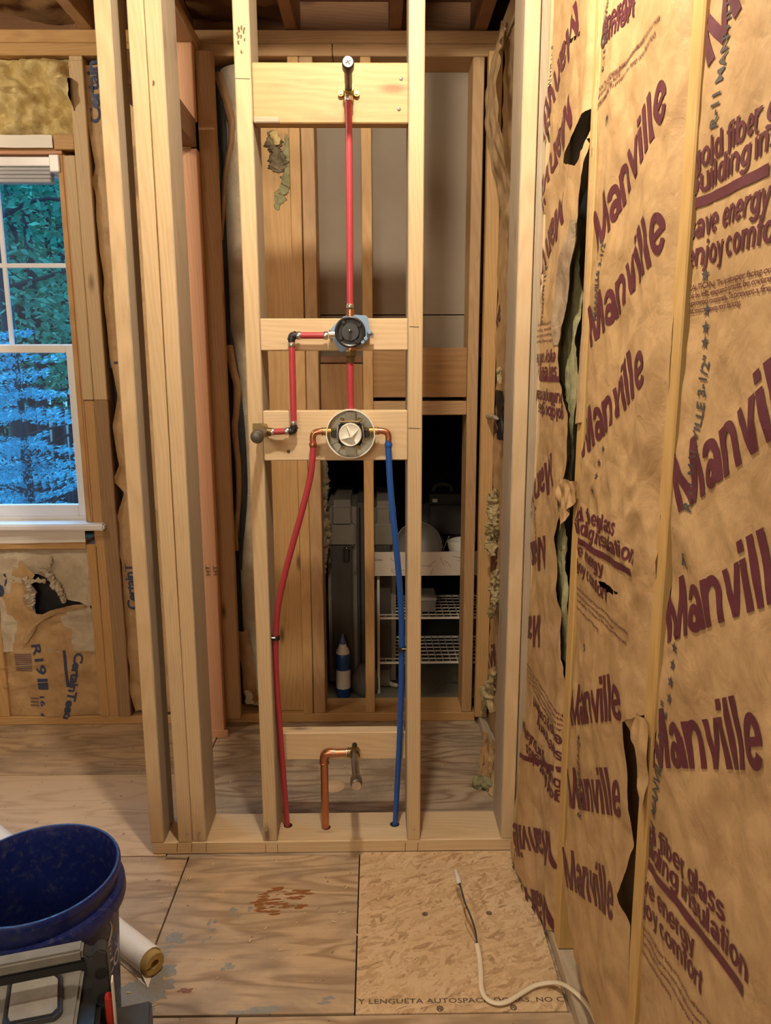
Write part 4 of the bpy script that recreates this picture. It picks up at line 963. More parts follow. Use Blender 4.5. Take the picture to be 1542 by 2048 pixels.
# lower batt under the window
lb = root('insulation_batt', 'torn brown faced batt with a black hole under the window', 'insulation', loc=(-1.25, B0+.03, .035))
def lY(u, v): return B0+.018-.016*math.sin(max(0, min(1, (u+1.425)/.35))*math.pi)+.007*noise.noise(Vector((u*11, v*11, 4)))+.012*(ridge(u*7+v*2, v*9, 9)-.25)
edge = [yq(*p) for p in ((-10, 1185), (18, 1190), (24, 1132), (42, 1122), (62, 1142), (70, 1150), (60, 1165), (58, 1185), (66, 1222), (78, 1232), (100, 1222), (140, 1212), (172, 1210), (186, 1240), (205, 1440), (-10, 1452))]
sheet('kraft_facing', -1.424, -1.074, .036, .700, .006, lambda u, v: Vector((u, lY(u, v), v)), KRAFT_D if False else KRAFT, lb, keep=edge)
sheet('fiberglass', -1.424, -1.074, .30, .702, .008, lambda u, v: Vector((u, B0+.030-.014*fb(u*5, v*5, 7)-.004*ridge(u*40, v*40, 1)-.02*min(1, max(0, (.70-v)/.03)), v)), WHITE_FLUFF, lb, holes=[[yq(*p) for p in ((60, 1150), (75, 1150), (95, 1160), (112, 1180), (118, 1198), (160, 1205), (178, 1215), (100, 1232), (70, 1230), (58, 1185))]])
board('tar_backing', (-1.424, B0+.05, .036), (-1.076, B0+.06, .70), ASPHALT, lb, 0)
stamp('CertainTeed', yq(149, 1306), yq(127, 1437), .033, lambda u, v: Vector((u, lY(u, v)-.002, v)), INK_BLUE, lb, .03, .9, .014)
stamp('R19', yq(62, 1290), yq(76, 1350), .036, lambda u, v: Vector((u, lY(u, v)-.002, v)), INK_BLUE, lb, .02, 1.0, .014)
stamp('16', yq(79, 1393), yq(82, 1413), .018, lambda u, v: Vector((u, lY(u, v)-.002, v)), INK_BLUE, lb, .02, 1.0, .014); stamp('K', yq(80, 1428), yq(81, 1436), .016, lambda u, v: Vector((u, lY(u, v)-.002, v)), INK_BLUE, lb, .02, 1.0, .014)
stamp('Ce', yq(-8, 1140), yq(-6, 1195), .034, lambda u, v: Vector((u, lY(u, v)-.002, v)), INK_BLUE, lb, .03, .9, .014)
def bar(x0, y0, x1, y1, m, name='ink_bar'):
    a = yq(x0, y0); b = yq(x1, y1); n = 4; vs = []; fs = []
    for i in range(n+1):
        for j in range(n+1):
            u = a[0]+(b[0]-a[0])*i/n; v = a[1]+(b[1]-a[1])*j/n; vs.append((u, lY(u, v)-.002, v))
    for i in range(n):
        for j in range(n): fs.append((i*5+j, i*5+5+j, i*5+6+j, i*5+1+j))
    mesh(name, vs, fs, m, lb)
bar(75, 1357, 97, 1379, INK_BLUE)
INK_PUR = plain('purple_grey_ink', (.16, .10, .10), .6)
for i in range(9): bar(27+i*.3, 1309+i*4, 62+i*.3, 1311+i*4, INK_PUR)
bar(131, 1300, 132.3, 1375, INK_BLUE)
for i in range(3): bar(60, 1396+i*7, 78, 1399+i*7, INK_PUR)
# curled torn edge and white fibre around the hole
strip('torn_edge', ((52, 1285), (62, 1262), (78, 1245), (100, 1232), (130, 1222), (172, 1214)), lambda t: 9+7*math.sin(t*9)**2, B0-.006, KRAFT_FLAT, lb, .012, 2)
strip('paper_crease', ((4, 1334), (50, 1330), (100, 1326)), 3, B0-.004, KRAFT_FLAT, lb, .006, 2); strip('paper_crease', ((8, 1372), (60, 1366), (120, 1362)), 3, B0-.004, KRAFT_FLAT, lb, .006, 3)
for i, (px, r) in enumerate(((((44, 1158), (54, 1163), (61, 1180), (60, 1200), (66, 1218)), .016), (((76, 1140), (95, 1147), (108, 1165), (120, 1182), (132, 1200)), .014), (((60, 1166), (76, 1160), (92, 1164)), .011), (((130, 1206), (122, 1190), (116, 1176)), .012), (((100, 1112), (102, 1122), (98, 1136)), .006))):
    tuft('fiber_shred', YPT(px, B0-.002), r, WHITE_FLUFF, None, None, 30+i, parent=lb, rough=.9)

# facing between the rafters
for x0, x1, sd_, lab, hole in ((-.615, -.295, 3, 'dim brown faced batt between rafters over the shower corner', (-.50, -.40)), (-1.455, -.965, 9, 'dusty brown batt between rafters over the window', (-1.30, -1.2))):
    cb_ = root('insulation_batt', lab, 'insulation', 'batts between the rafters', loc=((x0+x1)/2, 2.5, 2.53))
    sheet('kraft_facing', x0, x1, 1.9, 2.855, .016, lambda u, v, s=sd_: Vector((u, v, 2.545+.022*fb(u*8, v*8, s)+.03*(ridge(u*6, v*7, s)-.3))), KRAFT_D, cb_, holes=[[(hole[0], 2.62), (hole[0]+.06, 2.60), (hole[1], 2.66), (hole[1]-.02, 2.70), (hole[0]+.01, 2.68)]])

# ------------------------------------------------------------------ plumbing on the valve wall
def ring(name, c, ax, r, parent, w=.009, m=STEEL):
    ax = Vector(ax).normalized(); c = Vector(c)-ax*w/2
    return lathe(name, [(r*.8, 0), (r+.0012, 0), (r+.0018, w*.2), (r+.0018, w*.8), (r+.0012, w), (r*.8, w)], c, ax, m, parent, 20)
PR = .0080
def pex(name, pts, m, label, rings=(), group='red water pipes', k=6, fit=STEEL):
    t = root(name, label, 'pipe', group, loc=pts[-1]); tube('pipe', pts, PR, m, t, 16, k)
    for i, frac in rings:
        a = Vector(pts[i]); b = Vector(pts[i+1] if i+1 < len(pts) else pts[i-1]); d = (b-a).normalized() if i+1 < len(pts) else (a-b).normalized()
        ring('crimp_ring', a+d*frac, d, PR, t, .010, fit)
    return t
YP = 1.880
# shower head outlet
z0 = atY(697, 178, YP).z
t = root('shower_outlet', 'dark capped pipe stub at the top block', 'pipe fitting', loc=atY(697, 178, 1.90))
e = atY(697, 178, YP); cap = atZ(696, 124, z0)
cyl('elbow_body', e+Vector((0, .012, -.001)), e+Vector((0, -.012, 0)), .0125, BRASS, t)
cyl('elbow_neck', e+Vector((0, .004, -.030)), e+Vector((0, .002, 0)), .0105, BRONZE, t)
for s in (-1, 1):
    cyl('ear', e+Vector((s*.0185, .028, -.002)), e+Vector((s*.0185, .020, -.002)), .0068, BRASS, t, 18); cyl('screw', e+Vector((s*.0185, .020, -.002)), e+Vector((s*.0185, .017, -.002)), .0036, BRONZE, t, 10)
cyl('ear_bridge', e+Vector((0, .029, -.001)), e+Vector((0, .016, -.001)), .012, BRASS, t)
d = (cap-e).normalized()
cyl('nipple', e-d*.0, cap, .0088, IRON, t, 22)
lathe('pipe_cap', [(.0088, -.034), (.0128, -.032), (.0132, -.006), (.0122, 0), (.0105, .0015), (0, .0018)], cap, d, IRON, t, 26); 
lathe('cap_face', [(.0112, .0014), (.0105, .0024), (0, .0028)], cap, d, GALV, t, 26)
u_, v_ = frame(d)
for a in (0.5, 2.1): cyl('cap_mark', cap+d*.003+(u_*math.cos(a)+v_*math.sin(a))*.006, cap+d*.003-(u_*math.cos(a)+v_*math.sin(a))*.006, .0011, STEEL, t, 6)
pex('pex_pipe', [atY(697, 192, YP), atY(699, 400, YP), atY(700, 616, YP)], RED, 'long straight red pipe rising to the top outlet', ((0, .006), (2, -.004)), k=3)
# diverter valve
D1 = root('diverter_valve', 'light blue and black diverter valve on the second block', 'valve', loc=atY(702, 665, 1.90))
P = lambda zx, zy, Y: atY(560+zx/5.93, 610+zy/5.93, Y)
prism('mounting_guard', [P(*q, 1.872) for q in ((585, 300), (690, 190), (770, 122), (860, 112), (1040, 125), (1062, 270), (1062, 350), (1035, 440), (960, 485), (880, 520), (705, 560), (660, 470), (612, 372))], (0, .030, 0), LTBLUE, D1, .003)
c = P(833, 322, 1.872)
lathe('bezel', [(0, .004), (.030, .004), (.030, .012), (.034, .014), (.0375, .012), (.0375, 0), (0, 0)], c, (0, -1, 0), BLACKP, D1, 40)
lathe('dial', [(0, .011), (.021, .011), (.0225, .009), (.0225, 0)], c, (0, -1, 0), BLACKP2, D1, 32)
for k in range(4):
    a = .6+k*math.pi/2; q = c+Vector((math.cos(a)*.0275, -.0095, math.sin(a)*.0275)); rbox('lug', q-Vector((.004, .006, .004)), q+Vector((.004, .004, .004)), BLACKP, D1, .001)
prism('slot', [c+Vector((math.cos(a)*.0042, -.0112, math.sin(a)*.0042)) for a in [i*math.pi/6 for i in range(13)]]+[c+Vector((-.004, -.0112, -.015)), c+Vector((.004, -.0112, -.015))], (0, -.001, 0), BLACKP, D1)
lathe('stem', [(.0032, 0), (.0032, .022), (.002, .025), (0, .0255)], c+Vector((0, -.010, .003)), (0, -1, 0), STEEL, D1, 14)
for q in ((980, 440), (1015, 400), (1060, 325)): 
    g = P(*q, 1.866); lathe('lug', [(.006, -.012), (.006, .004), (.004, .007), (0, .0075)], g, (0, -1, 0), LTBLUE, D1, 14)
a = P(1062, 362, YP); rbox('side_plug', a+Vector((0, -.006, -.006)), a+Vector((.010, .007, .006)), GALV, D1, .001)
a = P(835, 85, YP); cyl('top_port', a+Vector((0, 0, -.012)), a+Vector((0, 0, .006)), .0105, COPPER, D1, 12)
a = P(840, 590, YP); lathe('union_nut', [(.0125, .012), (.0145, .008), (.0145, -.002), (.0115, -.008), (.0105, -.016), (0, -.016)], a, (0, 0, 1), BRONZE, D1, 6, False); cyl('bottom_port', a+Vector((0, 0, .022)), a+Vector((0, 0, .010)), .012, COPPER, D1, 14)
a = P(600, 350, YP); cyl('left_port', a+Vector((-.004, 0, 0)), a+Vector((.014, 0, 0)), .0105, STEEL, D1, 14)
pex('pex_pipe', [atY(700, 716, YP+.004), atY(701, 770, YP+.006), atY(702, 822, YP+.01)], RED, 'short red pipe hanging between the two valves', ((0, .006),), k=3, fit=BRONZE)
# branch to the side outlet
A1 = atY(655, 671, YP); A2 = atY(583, 671, YP); A3 = atY(588, 862, YP); A4 = atY(538, 864, YP)
pex('pex_pipe', [A1, (A1+A2)/2, A2+Vector((.014, 0, 0))], RED, 'short level red pipe left of the diverter valve', ((0, .004), (2, -.004)), k=2)
pex('pex_pipe', [A2+Vector((0, 0, -.016)), (A2+A3)/2, A3+Vector((0, 0, .016))], RED, 'upright red pipe crossing from second block to third block', ((0, .006), (2, -.004)), k=2)
pex('pex_pipe', [A3+Vector((-.014, 0, 0)), (A3+A4)/2, A4+Vector((.004, 0, 0))], RED, 'very short level red pipe on the third block', ((0, .004), (2, -.004)), k=2)
def elbow(c, d1, d2, label):
    e = root('pipe_elbow', label, 'pipe fitting', 'black plastic elbows', loc=c)
    d1 = Vector(d1); d2 = Vector(d2)
    tube('bend', [c+d1*.016, c+d1*.007, c+(d1+d2)*.0012, c+d2*.007, c+d2*.016], .0088, BLACKP, e, 16, 5)
    for d in (d1, d2): lathe('collar', [(.0088, .006), (.0108, .006), (.0108, .010), (.0088, .010)], c, d, BLACKP, e, 16)
elbow(A2, (1, 0, 0), (0, 0, -1), 'black plastic elbow on the second block')
elbow(A3, (0, 0, 1), (-1, 0, 0), 'black plastic elbow on the third block')
t = root('side_outlet', 'tarnished capped stub beside the left inner stud', 'pipe fitting', loc=atY(524, 862, 1.905))
e = atY(527, 863, YP); z0 = e.z; cap = atZ(514, 874, z0)
if cap.y > 1.86 or cap.y < 1.6: cap = Vector((e.x-.012, 1.80, z0))
d = (cap-e).normalized()
cyl('elbow_body', e-d*.02, e+d*.004, .0135, BRONZE, t); cyl('elbow_neck', e, A4+Vector((.006, 0, 0)), .0105, BRONZE, t)
cyl('nipple', e, cap, .0105, PEWTER, t, 22)
lathe('pipe_cap', [(.0105, -.030), (.0150, -.028), (.0158, -.005), (.0145, 0), (.010, .002), (0, .0024)], cap, d, PEWTER, t, 26)
q = atY(517, 853, 1.907); rbox('mounting_plate', q+Vector((-.014, -.003, -.008)), q+Vector((.014, .002, .008)), BRONZE, t, .001)
q = atY(530, 852, 1.899); cyl('ear', q+Vector((0, .004, 0)), q+Vector((0, -.002, 0)), .006, BRASS, t, 14)
# mixing valve
V = root('shower_valve', 'round off white mixing valve with plaster guard on third block', 'valve', loc=atY(701, 868, 1.90))
vc = atY(701, 868, 1.866)
lathe('plaster_guard', [(0, 0), (.0560, 0), (.0585, -.001), (.0585, .030), (.0612, .030), (.0612, -.012), (0, -.012)], vc+Vector((0, .026, 0)), (0, -1, 0), OFFWHITE, V, 64)
lathe('guard_base', [(0, .0006), (.0582, .0006), (.0582, .0002), (0, .0002)], vc+Vector((0, .026, 0)), (0, -1, 0), OFFWHITE, V, 48)
def vp(zx, zy, Y=1.86): return P(zx, zy, Y)
for s in (-1, 1):
    q = vc+Vector((s*.0395, .006, .0)); lathe('port_collar', [(.0100, .002), (.0100, .008), (.0125, .008), (.0130, -.018)], q, (0, -1, 0), BRONZE, V, 24); lathe('port_bore', [(.0112, .004), (0, .0045)], q, (0, -1, 0), BLACKP, V, 20)
for s in (-1, 1):
    q = vc+Vector((0, .018, s*.043)); rbox('guard_tab', q+Vector((-.013, -.006, -.011)), q+Vector((.013, .003, .011)), TANP, V, .002)
    for k in (-1, 1):
        q2 = vc+Vector((k*.022, .018, s*.036)); lathe('guard_screw', [(.004, .005), (.003, .006), (0, .0052)], q2, (0, -1, 0), BRASS, V, 10)
for k in range(6):
    a = -math.pi*.85+k*math.pi*.14; p1 = vc+Vector((math.cos(a)*.036, .016, math.sin(a)*.036)); p2 = vc+Vector((math.cos(a)*.057, .016, math.sin(a)*.057)); cyl('guard_rib', p1, p2, .0018, OFFWHITE, V, 6)
rbox('cartridge_clip', vc+Vector((-.031, -.010, -.029)), vc+Vector((.031, -.001, .029)), BLACKP, V, .006)
for s in (-1, 1): tube('clip_wire', [vc+Vector((s*.030, -.012, -.020)), vc+Vector((s*.033, -.013, 0)), vc+Vector((s*.030, -.012, .022))], .0014, STEEL, V, 8, 4)
tube('clip_wire', [vc+Vector((-.026, -.012, .031)), vc+Vector((0, -.012, .033)), vc+Vector((.022, -.012, .032)), vc+Vector((.030, -.012, .041))], .0014, BRASS, V, 8, 4)
lathe('test_cap', [(.0285, .006), (.0285, .026), (.027, .029), (.024, .0275), (0, .0265)], vc, (0, -1, 0), OFFWHITE, V, 40)
kc = vc+Vector((.004, 0, -.004))
for a in (math.radians(110), math.radians(35), math.radians(-60), math.radians(205)):
    tip = vc+Vector((math.cos(a)*.0265, -.0275, math.sin(a)*.0265)); n_ = Vector((-math.sin(a), 0, math.cos(a)))*.0022; top = kc+Vector((0, -.040, 0)); base = kc+Vector((0, -.026, 0))
    mesh('cap_blade', [tip+n_*.4, tip-n_*.4, base-n_, base+n_, top+n_*.5, top-n_*.5], [(0, 1, 2, 3), (0, 3, 4), (1, 5, 2), (0, 4, 5, 1), (2, 5, 4, 3)], OFFWHITE, V)
lp = atY(648, 863, 1.872); rp = atY(753, 862, 1.872)
cyl('brass_port', lp+Vector((.018, 0, 0)), lp, .0098, BRASS, V, 16); cyl('brass_port', rp+Vector((-.018, 0, 0)), rp, .0098, BRASS, V, 16)
l2 = atY(626, 884, 1.872); r2_ = atY(777, 884, 1.872)
tube('copper_elbow', [lp, lp+Vector((-.012, 0, 0)), Vector((l2.x+.004, lp.y, lp.z-.004)), Vector((l2.x, lp.y, lp.z-.014)), l2], .0080, COPPER, V, 16, 6)
tube('copper_elbow', [rp, rp+Vector((.014, 0, 0)), Vector((r2_.x-.004, rp.y, rp.z-.004)), Vector((r2_.x, rp.y, rp.z-.014)), r2_], .0080, COPPER, V, 16, 6)
ring('copper_lip', lp+Vector((-.004, 0, 0)), (1, 0, 0), .0085, V, .004, COPPER); ring('copper_lip', rp+Vector((.004, 0, 0)), (1, 0, 0), .0085, V, .004, COPPER)
rs = [atY(x, y, Y) for x, y, Y in ((626, 880, 1.872), (626, 900, 1.872), (623, 938, 1.872), (616, 975, 1.875), (602, 1030, 1.88), (585, 1090, 1.89), (567, 1160, 1.905), (556, 1215, 1.92), (551.5, 1275, 1.935), (552.5, 1350, 1.948), (558, 1430, 1.958), (564, 1510, 1.968), (570, 1590, 1.977), (575, 1656, 1.985))]
t = pex('pex_pipe', rs, RED, 'long curving red supply pipe down the left inner stud', ((0, .012),), fit=COPPER)
bs = [atY(x, y, Y) for x, y, Y in ((777, 880, 1.872), (777, 900, 1.872), (779, 945, 1.872), (783, 1000, 1.874), (789, 1060, 1.88), (795, 1120, 1.89), (800, 1180, 1.905), (803, 1240, 1.92), (803.5, 1297, 1.935), (802.5, 1370, 1.948), (800, 1450, 1.958), (796, 1540, 1.97), (790, 1654, 1.985))]
t2 = pex('pex_pipe', bs, BLUE, 'long curving blue supply pipe down the right inner stud', ((0, .012),), 'blue water pipes', fit=BLUE)
def clamp(c, side, label):
    k = root('pipe_clamp', label, 'clamp', 'black pipe clamps', loc=c)
    lathe('hoop', [(.0082, -.006), (.0112, -.006), (.0112, .006), (.0082, .006)], c, (0, 0, 1), BLACKP, k, 18)
    rbox('arm', c+Vector((min(0, side*.022)+(-.001), -.004, -.005)), c+Vector((max(0, side*.022)+.001, .004, .005)) if False else c+Vector((side*.010+.002, .004, .005)), BLACKP, k, .001)
    cyl('nail', c+Vector((0, -.010, .003)), c+Vector((side*.012, -.010, .003)), .0022, STEEL, k, 8)
clamp(rs[8], -1, 'black clamp holding the red pipe to the stud'); clamp(bs[8], 1, 'black clamp holding the blue pipe to the stud')
# tub spout supply
S1 = root('copper_spout_pipe', 'copper pipe with elbow rising from the sole plate', 'pipe', loc=atZ(650, 1657, .0376))
c0 = atZ(651, 1655, .037); zt = atY(690, 1505, c0.y).z; top = Vector((atY(648, 1508, c0.y).x, c0.y, zt)); rt = atY(696, 1504, c0.y); rt.z = zt
CR = .0111
cyl('riser', c0, top+Vector((0, 0, -.026)), CR, COPPER, S1, 24)
tube('elbow', [top+Vector((0, 0, -.032)), top+Vector((0, 0, -.014)), top+Vector((.004, 0, -.004)), top+Vector((.014, 0, 0)), top+Vector((.030, 0, 0))], CR+.0015, COPPER, S1, 20, 6)
ring('elbow_lip', top+Vector((0, 0, -.031)), (0, 0, 1), CR+.0016, S1, .005, COPPER); ring('solder_ring', top+Vector((.030, 0, 0)), (1, 0, 0), CR+.0012, S1, .003, STEEL)
cyl('cross_pipe', top+Vector((.028, 0, 0)), rt, CR, COPPER, S1, 24); ring('solder_ring', rt+Vector((-.004, 0, 0)), (1, 0, 0), CR+.0012, S1, .003, STEEL)
t = root('spout_outlet', 'capped galvanised stub over the tub bay floor plug', 'pipe fitting', loc=rt)
e = atY(709, 1504, c0.y); e.z = zt; cap = atZ(713, 1571, zt-.004)
cyl('elbow_neck', rt+Vector((-.001, 0, 0)), e, .0135, BRONZE, t); cyl('elbow_body', e+Vector((0, .016, 0)), e+Vector((0, -.014, 0)), .0150, BRONZE, t, 20)
cyl('ear', e+Vector((0, .016, .018)), e+Vector((0, .010, .018)), .0075, IRON, t, 14); cyl('ear', e+Vector((.008, .016, -.016)), e+Vector((.008, .010, -.016)), .0075, BRONZE, t, 14)
d = (cap-e).normalized(); cyl('nipple', e, cap, .0105, GALV, t, 24)
lathe('pipe_cap', [(.0105, -.034), (.0145, -.033), (.0160, -.026), (.0162, -.012), (.0150, -.004), (.0128, 0), (0, .001)], cap, d, GALV, t, 28)
lathe('cap_ring', [(.0128, 0), (.0128, .003), (.010, .0036), (0, .003)], cap, d, STEEL, t, 24)
# pipe holes in the plate
for q, r in ((rs[-1], .013), (c0, .0135), (bs[-1]+Vector((-.003, 0, 0)), .014)):
    lathe('pipe_hole', [(r, .0003), (0, .0003)], (q.x+.002, q.y, .0376), (0, 0, 1), IRON, sp, 22)

# ------------------------------------------------------------------ things on the floor
bc = Vector((-.686, 1.343, 0))
bk = root('bucket', 'big dusty navy blue plastic bucket in the corner', 'bucket', loc=bc)
m, nt, b = mat('navy_bucket_plastic'); b.inputs['Roughness'].default_value = .3
tc = N(nt, 'ShaderNodeTexCoord'); n = noise_(nt, tc.outputs['Object'], 55, 8, .75, .3)
L(nt, mixc(nt, ramp(nt, n, [(.54, 0), (.80, .6)]), (.008, .016, .11), (.13, .12, .13)), b.inputs['Base Color']); L(nt, ramp(nt, n, [(.4, .25), (.7, .6)]), b.inputs['Roughness']); BUCKET = m
RT, HB = .157, .37
lathe('body', [(0, .004), (.134, 0), (.138, .01), (.150, .275), (.151, .290), (.165, .292), (.167, .300), (.166, .318), (.163, .324), (.153, .326), (.1545, .355), (.160, .357), (.1605, .366), (.158, .371), (.1535, .371), (.150, .362), (.148, .30), (.132, .012), (0, .010)], bc, (0, 0, 1), BUCKET, bk, 72, angle=35)
def cylq(a, z, r=.1475): rr = .138+(.150-.138)*(z-.01)/.265+.0006; return bc+Vector((math.cos(a)*rr, math.sin(a)*rr, z))
def on_bucket(px, py):
    d = ray(px, py); best = None
    for i in range(400):
        t = .6+i*.004; q = C0+d*t; rr = .138+.0453*(q.z-.01)
        if (q-bc).xy.length < rr: return math.atan2(q.y-bc.y, q.x-bc.x), q.z
    return None
h = on_bucket(215, 1900)
LABEL = plain('bucket_print', (.45, .44, .46), .5)
if h:
    a0, zb = h
    for k in range(4):
        vs = []; fs = []
        for i in range(7):
            for j in range(2): vs.append(cylq(a0-.075+.15*i/6, zb+.020-.011*k-(.0045 if j else 0)))
        for i in range(6): fs.append((i*2, i*2+2, i*2+3, i*2+1))
        mesh('print_bar', vs, fs, LABEL, bk)
    for s in (-1, 1): mesh('print_bar', [cylq(a0+s*.083, zb+.024), cylq(a0+s*.078, zb+.024), cylq(a0+s*.078, zb-.020), cylq(a0+s*.083, zb-.020)], [(0, 1, 2, 3)], LABEL, bk)
    bm = text2d('CO', (0, 0), (.060, 0), .034, .02, .95, .012)
    for v in bm.verts: v.co = cylq(a0-.06+v.co.x/.145, zb-.062+v.co.y)
    from_bm('lettering', bm, LABEL, bk)
hp = on_bucket(212, 1848); ha, hz = hp if hp else (-.3, .27)
tube('wire_handle', [cylq(ha, .285)+Vector((.006, -.004, 0)), cylq(ha, .27)+Vector((.012, -.008, 0)), cylq(ha-.12, .24)+Vector((.012, -.008, 0)), cylq(ha-.3, .20)+Vector((.01, -.012, 0)), cylq(ha-.8, .15)+Vector((0, -.016, 0)), cylq(ha-1.5, .13)+Vector((0, -.016, 0)), cylq(ha-2.2, .17)+Vector((-.01, -.012, 0)), cylq(ha-2.9, .27)+Vector((-.012, -.006, 0))], .0022, STEEL, bk, 8, 5)
# pipe cover
e1 = atZ(308, 1927, .030); e0 = atZ(-25, 1660, .030); dv = (e1-e0).normalized()
off = (bc-e0)-dv*((bc-e0).dot(dv)); off.z = 0
if off.length < .178: e0 = e0-off.normalized()*(.178-off.length)*1.9
dv = (e1-e0).normalized()
pc = root('pipe_cover', 'white jacketed pipe insulation tube with yellow core end', 'pipe insulation', loc=(e1+e0)/2-Vector((0, 0, .03)))
lathe('jacket', [(.0285, 0), (.0300, 0), (.0300, (e1-e0).length-.014), (.0285, (e1-e0).length-.014), (.0285, 0)], e0, dv, JACKET, pc, 36)
lathe('core', [(.009, -.06), (.0275, -.06), (.0265, 0), (.0245, .004), (.0105, .004), (.0095, 0), (.009, -.06)], e1, dv, CORE, pc, 30)
lathe('bore', [(.0095, -.02), (0, -.02)], e1, dv, ASPHALT, pc, 16)
u_, v_ = frame(dv); sd = u_ if u_.x < 0 else -u_
mesh('jacket_flap', [e1-dv*.014+Vector((.004, 0, -.0285)), e1-dv*.35+Vector((.004, 0, -.0285)), e1-dv*.35+Vector((.02, -.045, -.0275)), e1-dv*.02+Vector((.012, -.052, -.0275)), e1-dv*.014+Vector((-.012, -.026, -.014))], [(0, 1, 2, 3), (0, 3, 4)], JACKET, pc)
cyl('core_seam', e1+dv*.0045+u_*.011, e1+dv*.0045+u_*.024, .0008, ASPHALT, pc, 6)
# cable
cb = root('electrical_cable', 'cream electrical cable with stripped lead snaking over the floor', 'cable', loc=atZ(1000, 2000, .0))
pts = [atZ(x, y, z) for x, y, z in ((954, 1888, .014), (959, 1915, .009), (962, 1945, .008), (963, 1975, .008), (972, 1996, .008), (992, 2006, .008), (1015, 2003, .008), (1045, 1985, .008), (1070, 1971, .009), (1100, 1965, .013), (1125, 1968, .03), (1150, 1984, .048), (1170, 2004, .050), (1187, 2030, .050), (1204, 2075, .050), (1222, 2140, .05))]
tube('sheath', pts, .0058, CREAM, cb, 12, 7, .55, up=(0, 0, 1))
lead = [atZ(x, y, z) for x, y, z in ((954, 1889, .014), (950, 1860, .024), (941, 1832, .033), (930, 1806, .042), (923, 1780, .050), (919, 1768, .054))]
tube('black_lead', lead, .0024, BLACKP2, cb, 8, 6)
tube('bare_lead', [atZ(x, y, z) for x, y, z in ((953, 1884, .016), (945, 1862, .026), (933, 1838, .036), (929, 1820, .042), (933, 1812, .044))], .0011, COPPER, cb, 6, 6)
a = lead[-1]; b_ = atZ(914, 1750, .062); lathe('wire_connector', [(.0045, 0), (.0075, .004), (.0075, .014), (.0055, .020), (.005, (b_-a).length+.012), (.003, (b_-a).length+.016), (0, (b_-a).length+.016)], a, b_-a, TAPE, cb, 14)
# tool box
tb = root('tool_box', 'dusty grey and black tool box with raised handle by the bucket', 'tool box', loc=atZ(60, 2040, 0))
HZ, LZ = .345, .270
r1 = atZ(168, 1912, HZ); l1 = atZ(-60, 1957, HZ); ax = (r1-l1).normalized(); ay = Vector((-ax.y, ax.x, 0)); U = Vector((0, 0, 1))
def obox(name, o, lx, ly, lz, m, bev=.003):
    """box from corner o along the tool box's own axes"""
    pts = [o, o+ax*lx, o+ax*lx+ay*ly, o+ay*ly]; return prism(name, pts, U*lz, m, tb, bev, True)
obox('handle_bar', l1-ay*.012, (r1-l1).length, .028, .022, GREYP, .004)
obox('handle_underside', l1-ay*.009+U*(-.022), (r1-l1).length+.01, .022, .021, BLACKP, .003)
q = r1-ay*.014
prism('handle_arm', [q+U*.016, q+ax*.012+U*.004, q+ax*.026+U*.018, q+ax*.040+U*.010, q+ax*.042+U*(-.15), q+ax*.012+U*(-.15), q+ax*.010+U*(-.05)], ay*.030, BLACKP2, tb, .003)
for dz in (-.030, -.080): 
    g = q+ax*.027+U*dz-ay*.0005; lathe('arm_hole', [(.010, 0), (.0105, .002), (.008, .002), (.008, .0005), (0, .0005)], g, -ay, BLACKP, tb, 20)
c1_ = atZ(16, 1962, LZ)
bo = c1_-ax*.20-ay*.28; bl_ = (r1-l1).length
obox('body', bo+U*(-LZ+.0)-ax*.02, .385, .33, LZ-.012, BLACKP, .008)
obox('lid', bo+U*(-.012)-ax*.01, .340, .275, .014, GREYP, .005)
k = [atZ(x, y, LZ+.003) for x, y in ((22, 1965), (118, 1950), (127, 1958), (126, 2028), (112, 2042), (10, 2062), (5, 2050), (16, 1972))]
prism('lid_rim', [p for p in k], U*.006, BLACKP2, tb, .002)
cc = sum(k, Vector())/len(k); k2 = [cc+(p-cc)*.82+U*.007 for p in k]; prism('lid_window', k2, U*.0015, plain('dusty_clear_panel', (.30, .29, .25), .35, noise_amt=.35, scale=40), tb, .0006)
k3 = [cc+(p-cc)*.90+U*.0063 for p in k]; prism('lid_groove', k3, U*.0006, BLACKP, tb)
obox('latch', q+ax*.032+U*(-.16)-ay*.02, .012, .016, .095, REDP, .002)
obox('latch_edge', q+ax*.0445+U*(-.16)-ay*.02, .003, .018, .125, OFFWHITE, .001)
obox('front_flange', q+ax*.03+U*(-.19)-ay*.05, .075, .09, .05, BLACKP2, .004)

# ------------------------------------------------------------------ closet contents
FY = 2.98
def bx(name, x0, y0, x1, y1, Y, dep, m, parent, bev=.02):
    a = atY(x0, y1, Y); b = atY(x1, y0, Y); return rbox(name, (a.x, Y, a.z), (b.x, Y+dep, b.z), m, parent, bev, 4)
su_ = root('suitcase', 'big grey brown hard suitcase standing on end in the closet', 'suitcase', loc=(atY(720, 1395, FY).x, FY+.2, .012))
zb = .014
def sbox(name, x0, x1, ztop, Y, dep, m, bev): 
    a = atY(x0, 1200, Y).x; b = atY(x1, 1200, Y).x; return rbox(name, (a, Y, zb), (b, Y+dep, ztop), m, su_, bev, 5)
ztop = atY(690, 1002, FY).z
sbox('shell', 656, 716, ztop, FY, .42, SUIT, .028); sbox('shell', 742, 792, ztop-.006, FY+.004, .42, SUIT, .028); sbox('gusset', 714, 744, ztop-.012, FY+.012, .40, SUIT_D, .006)
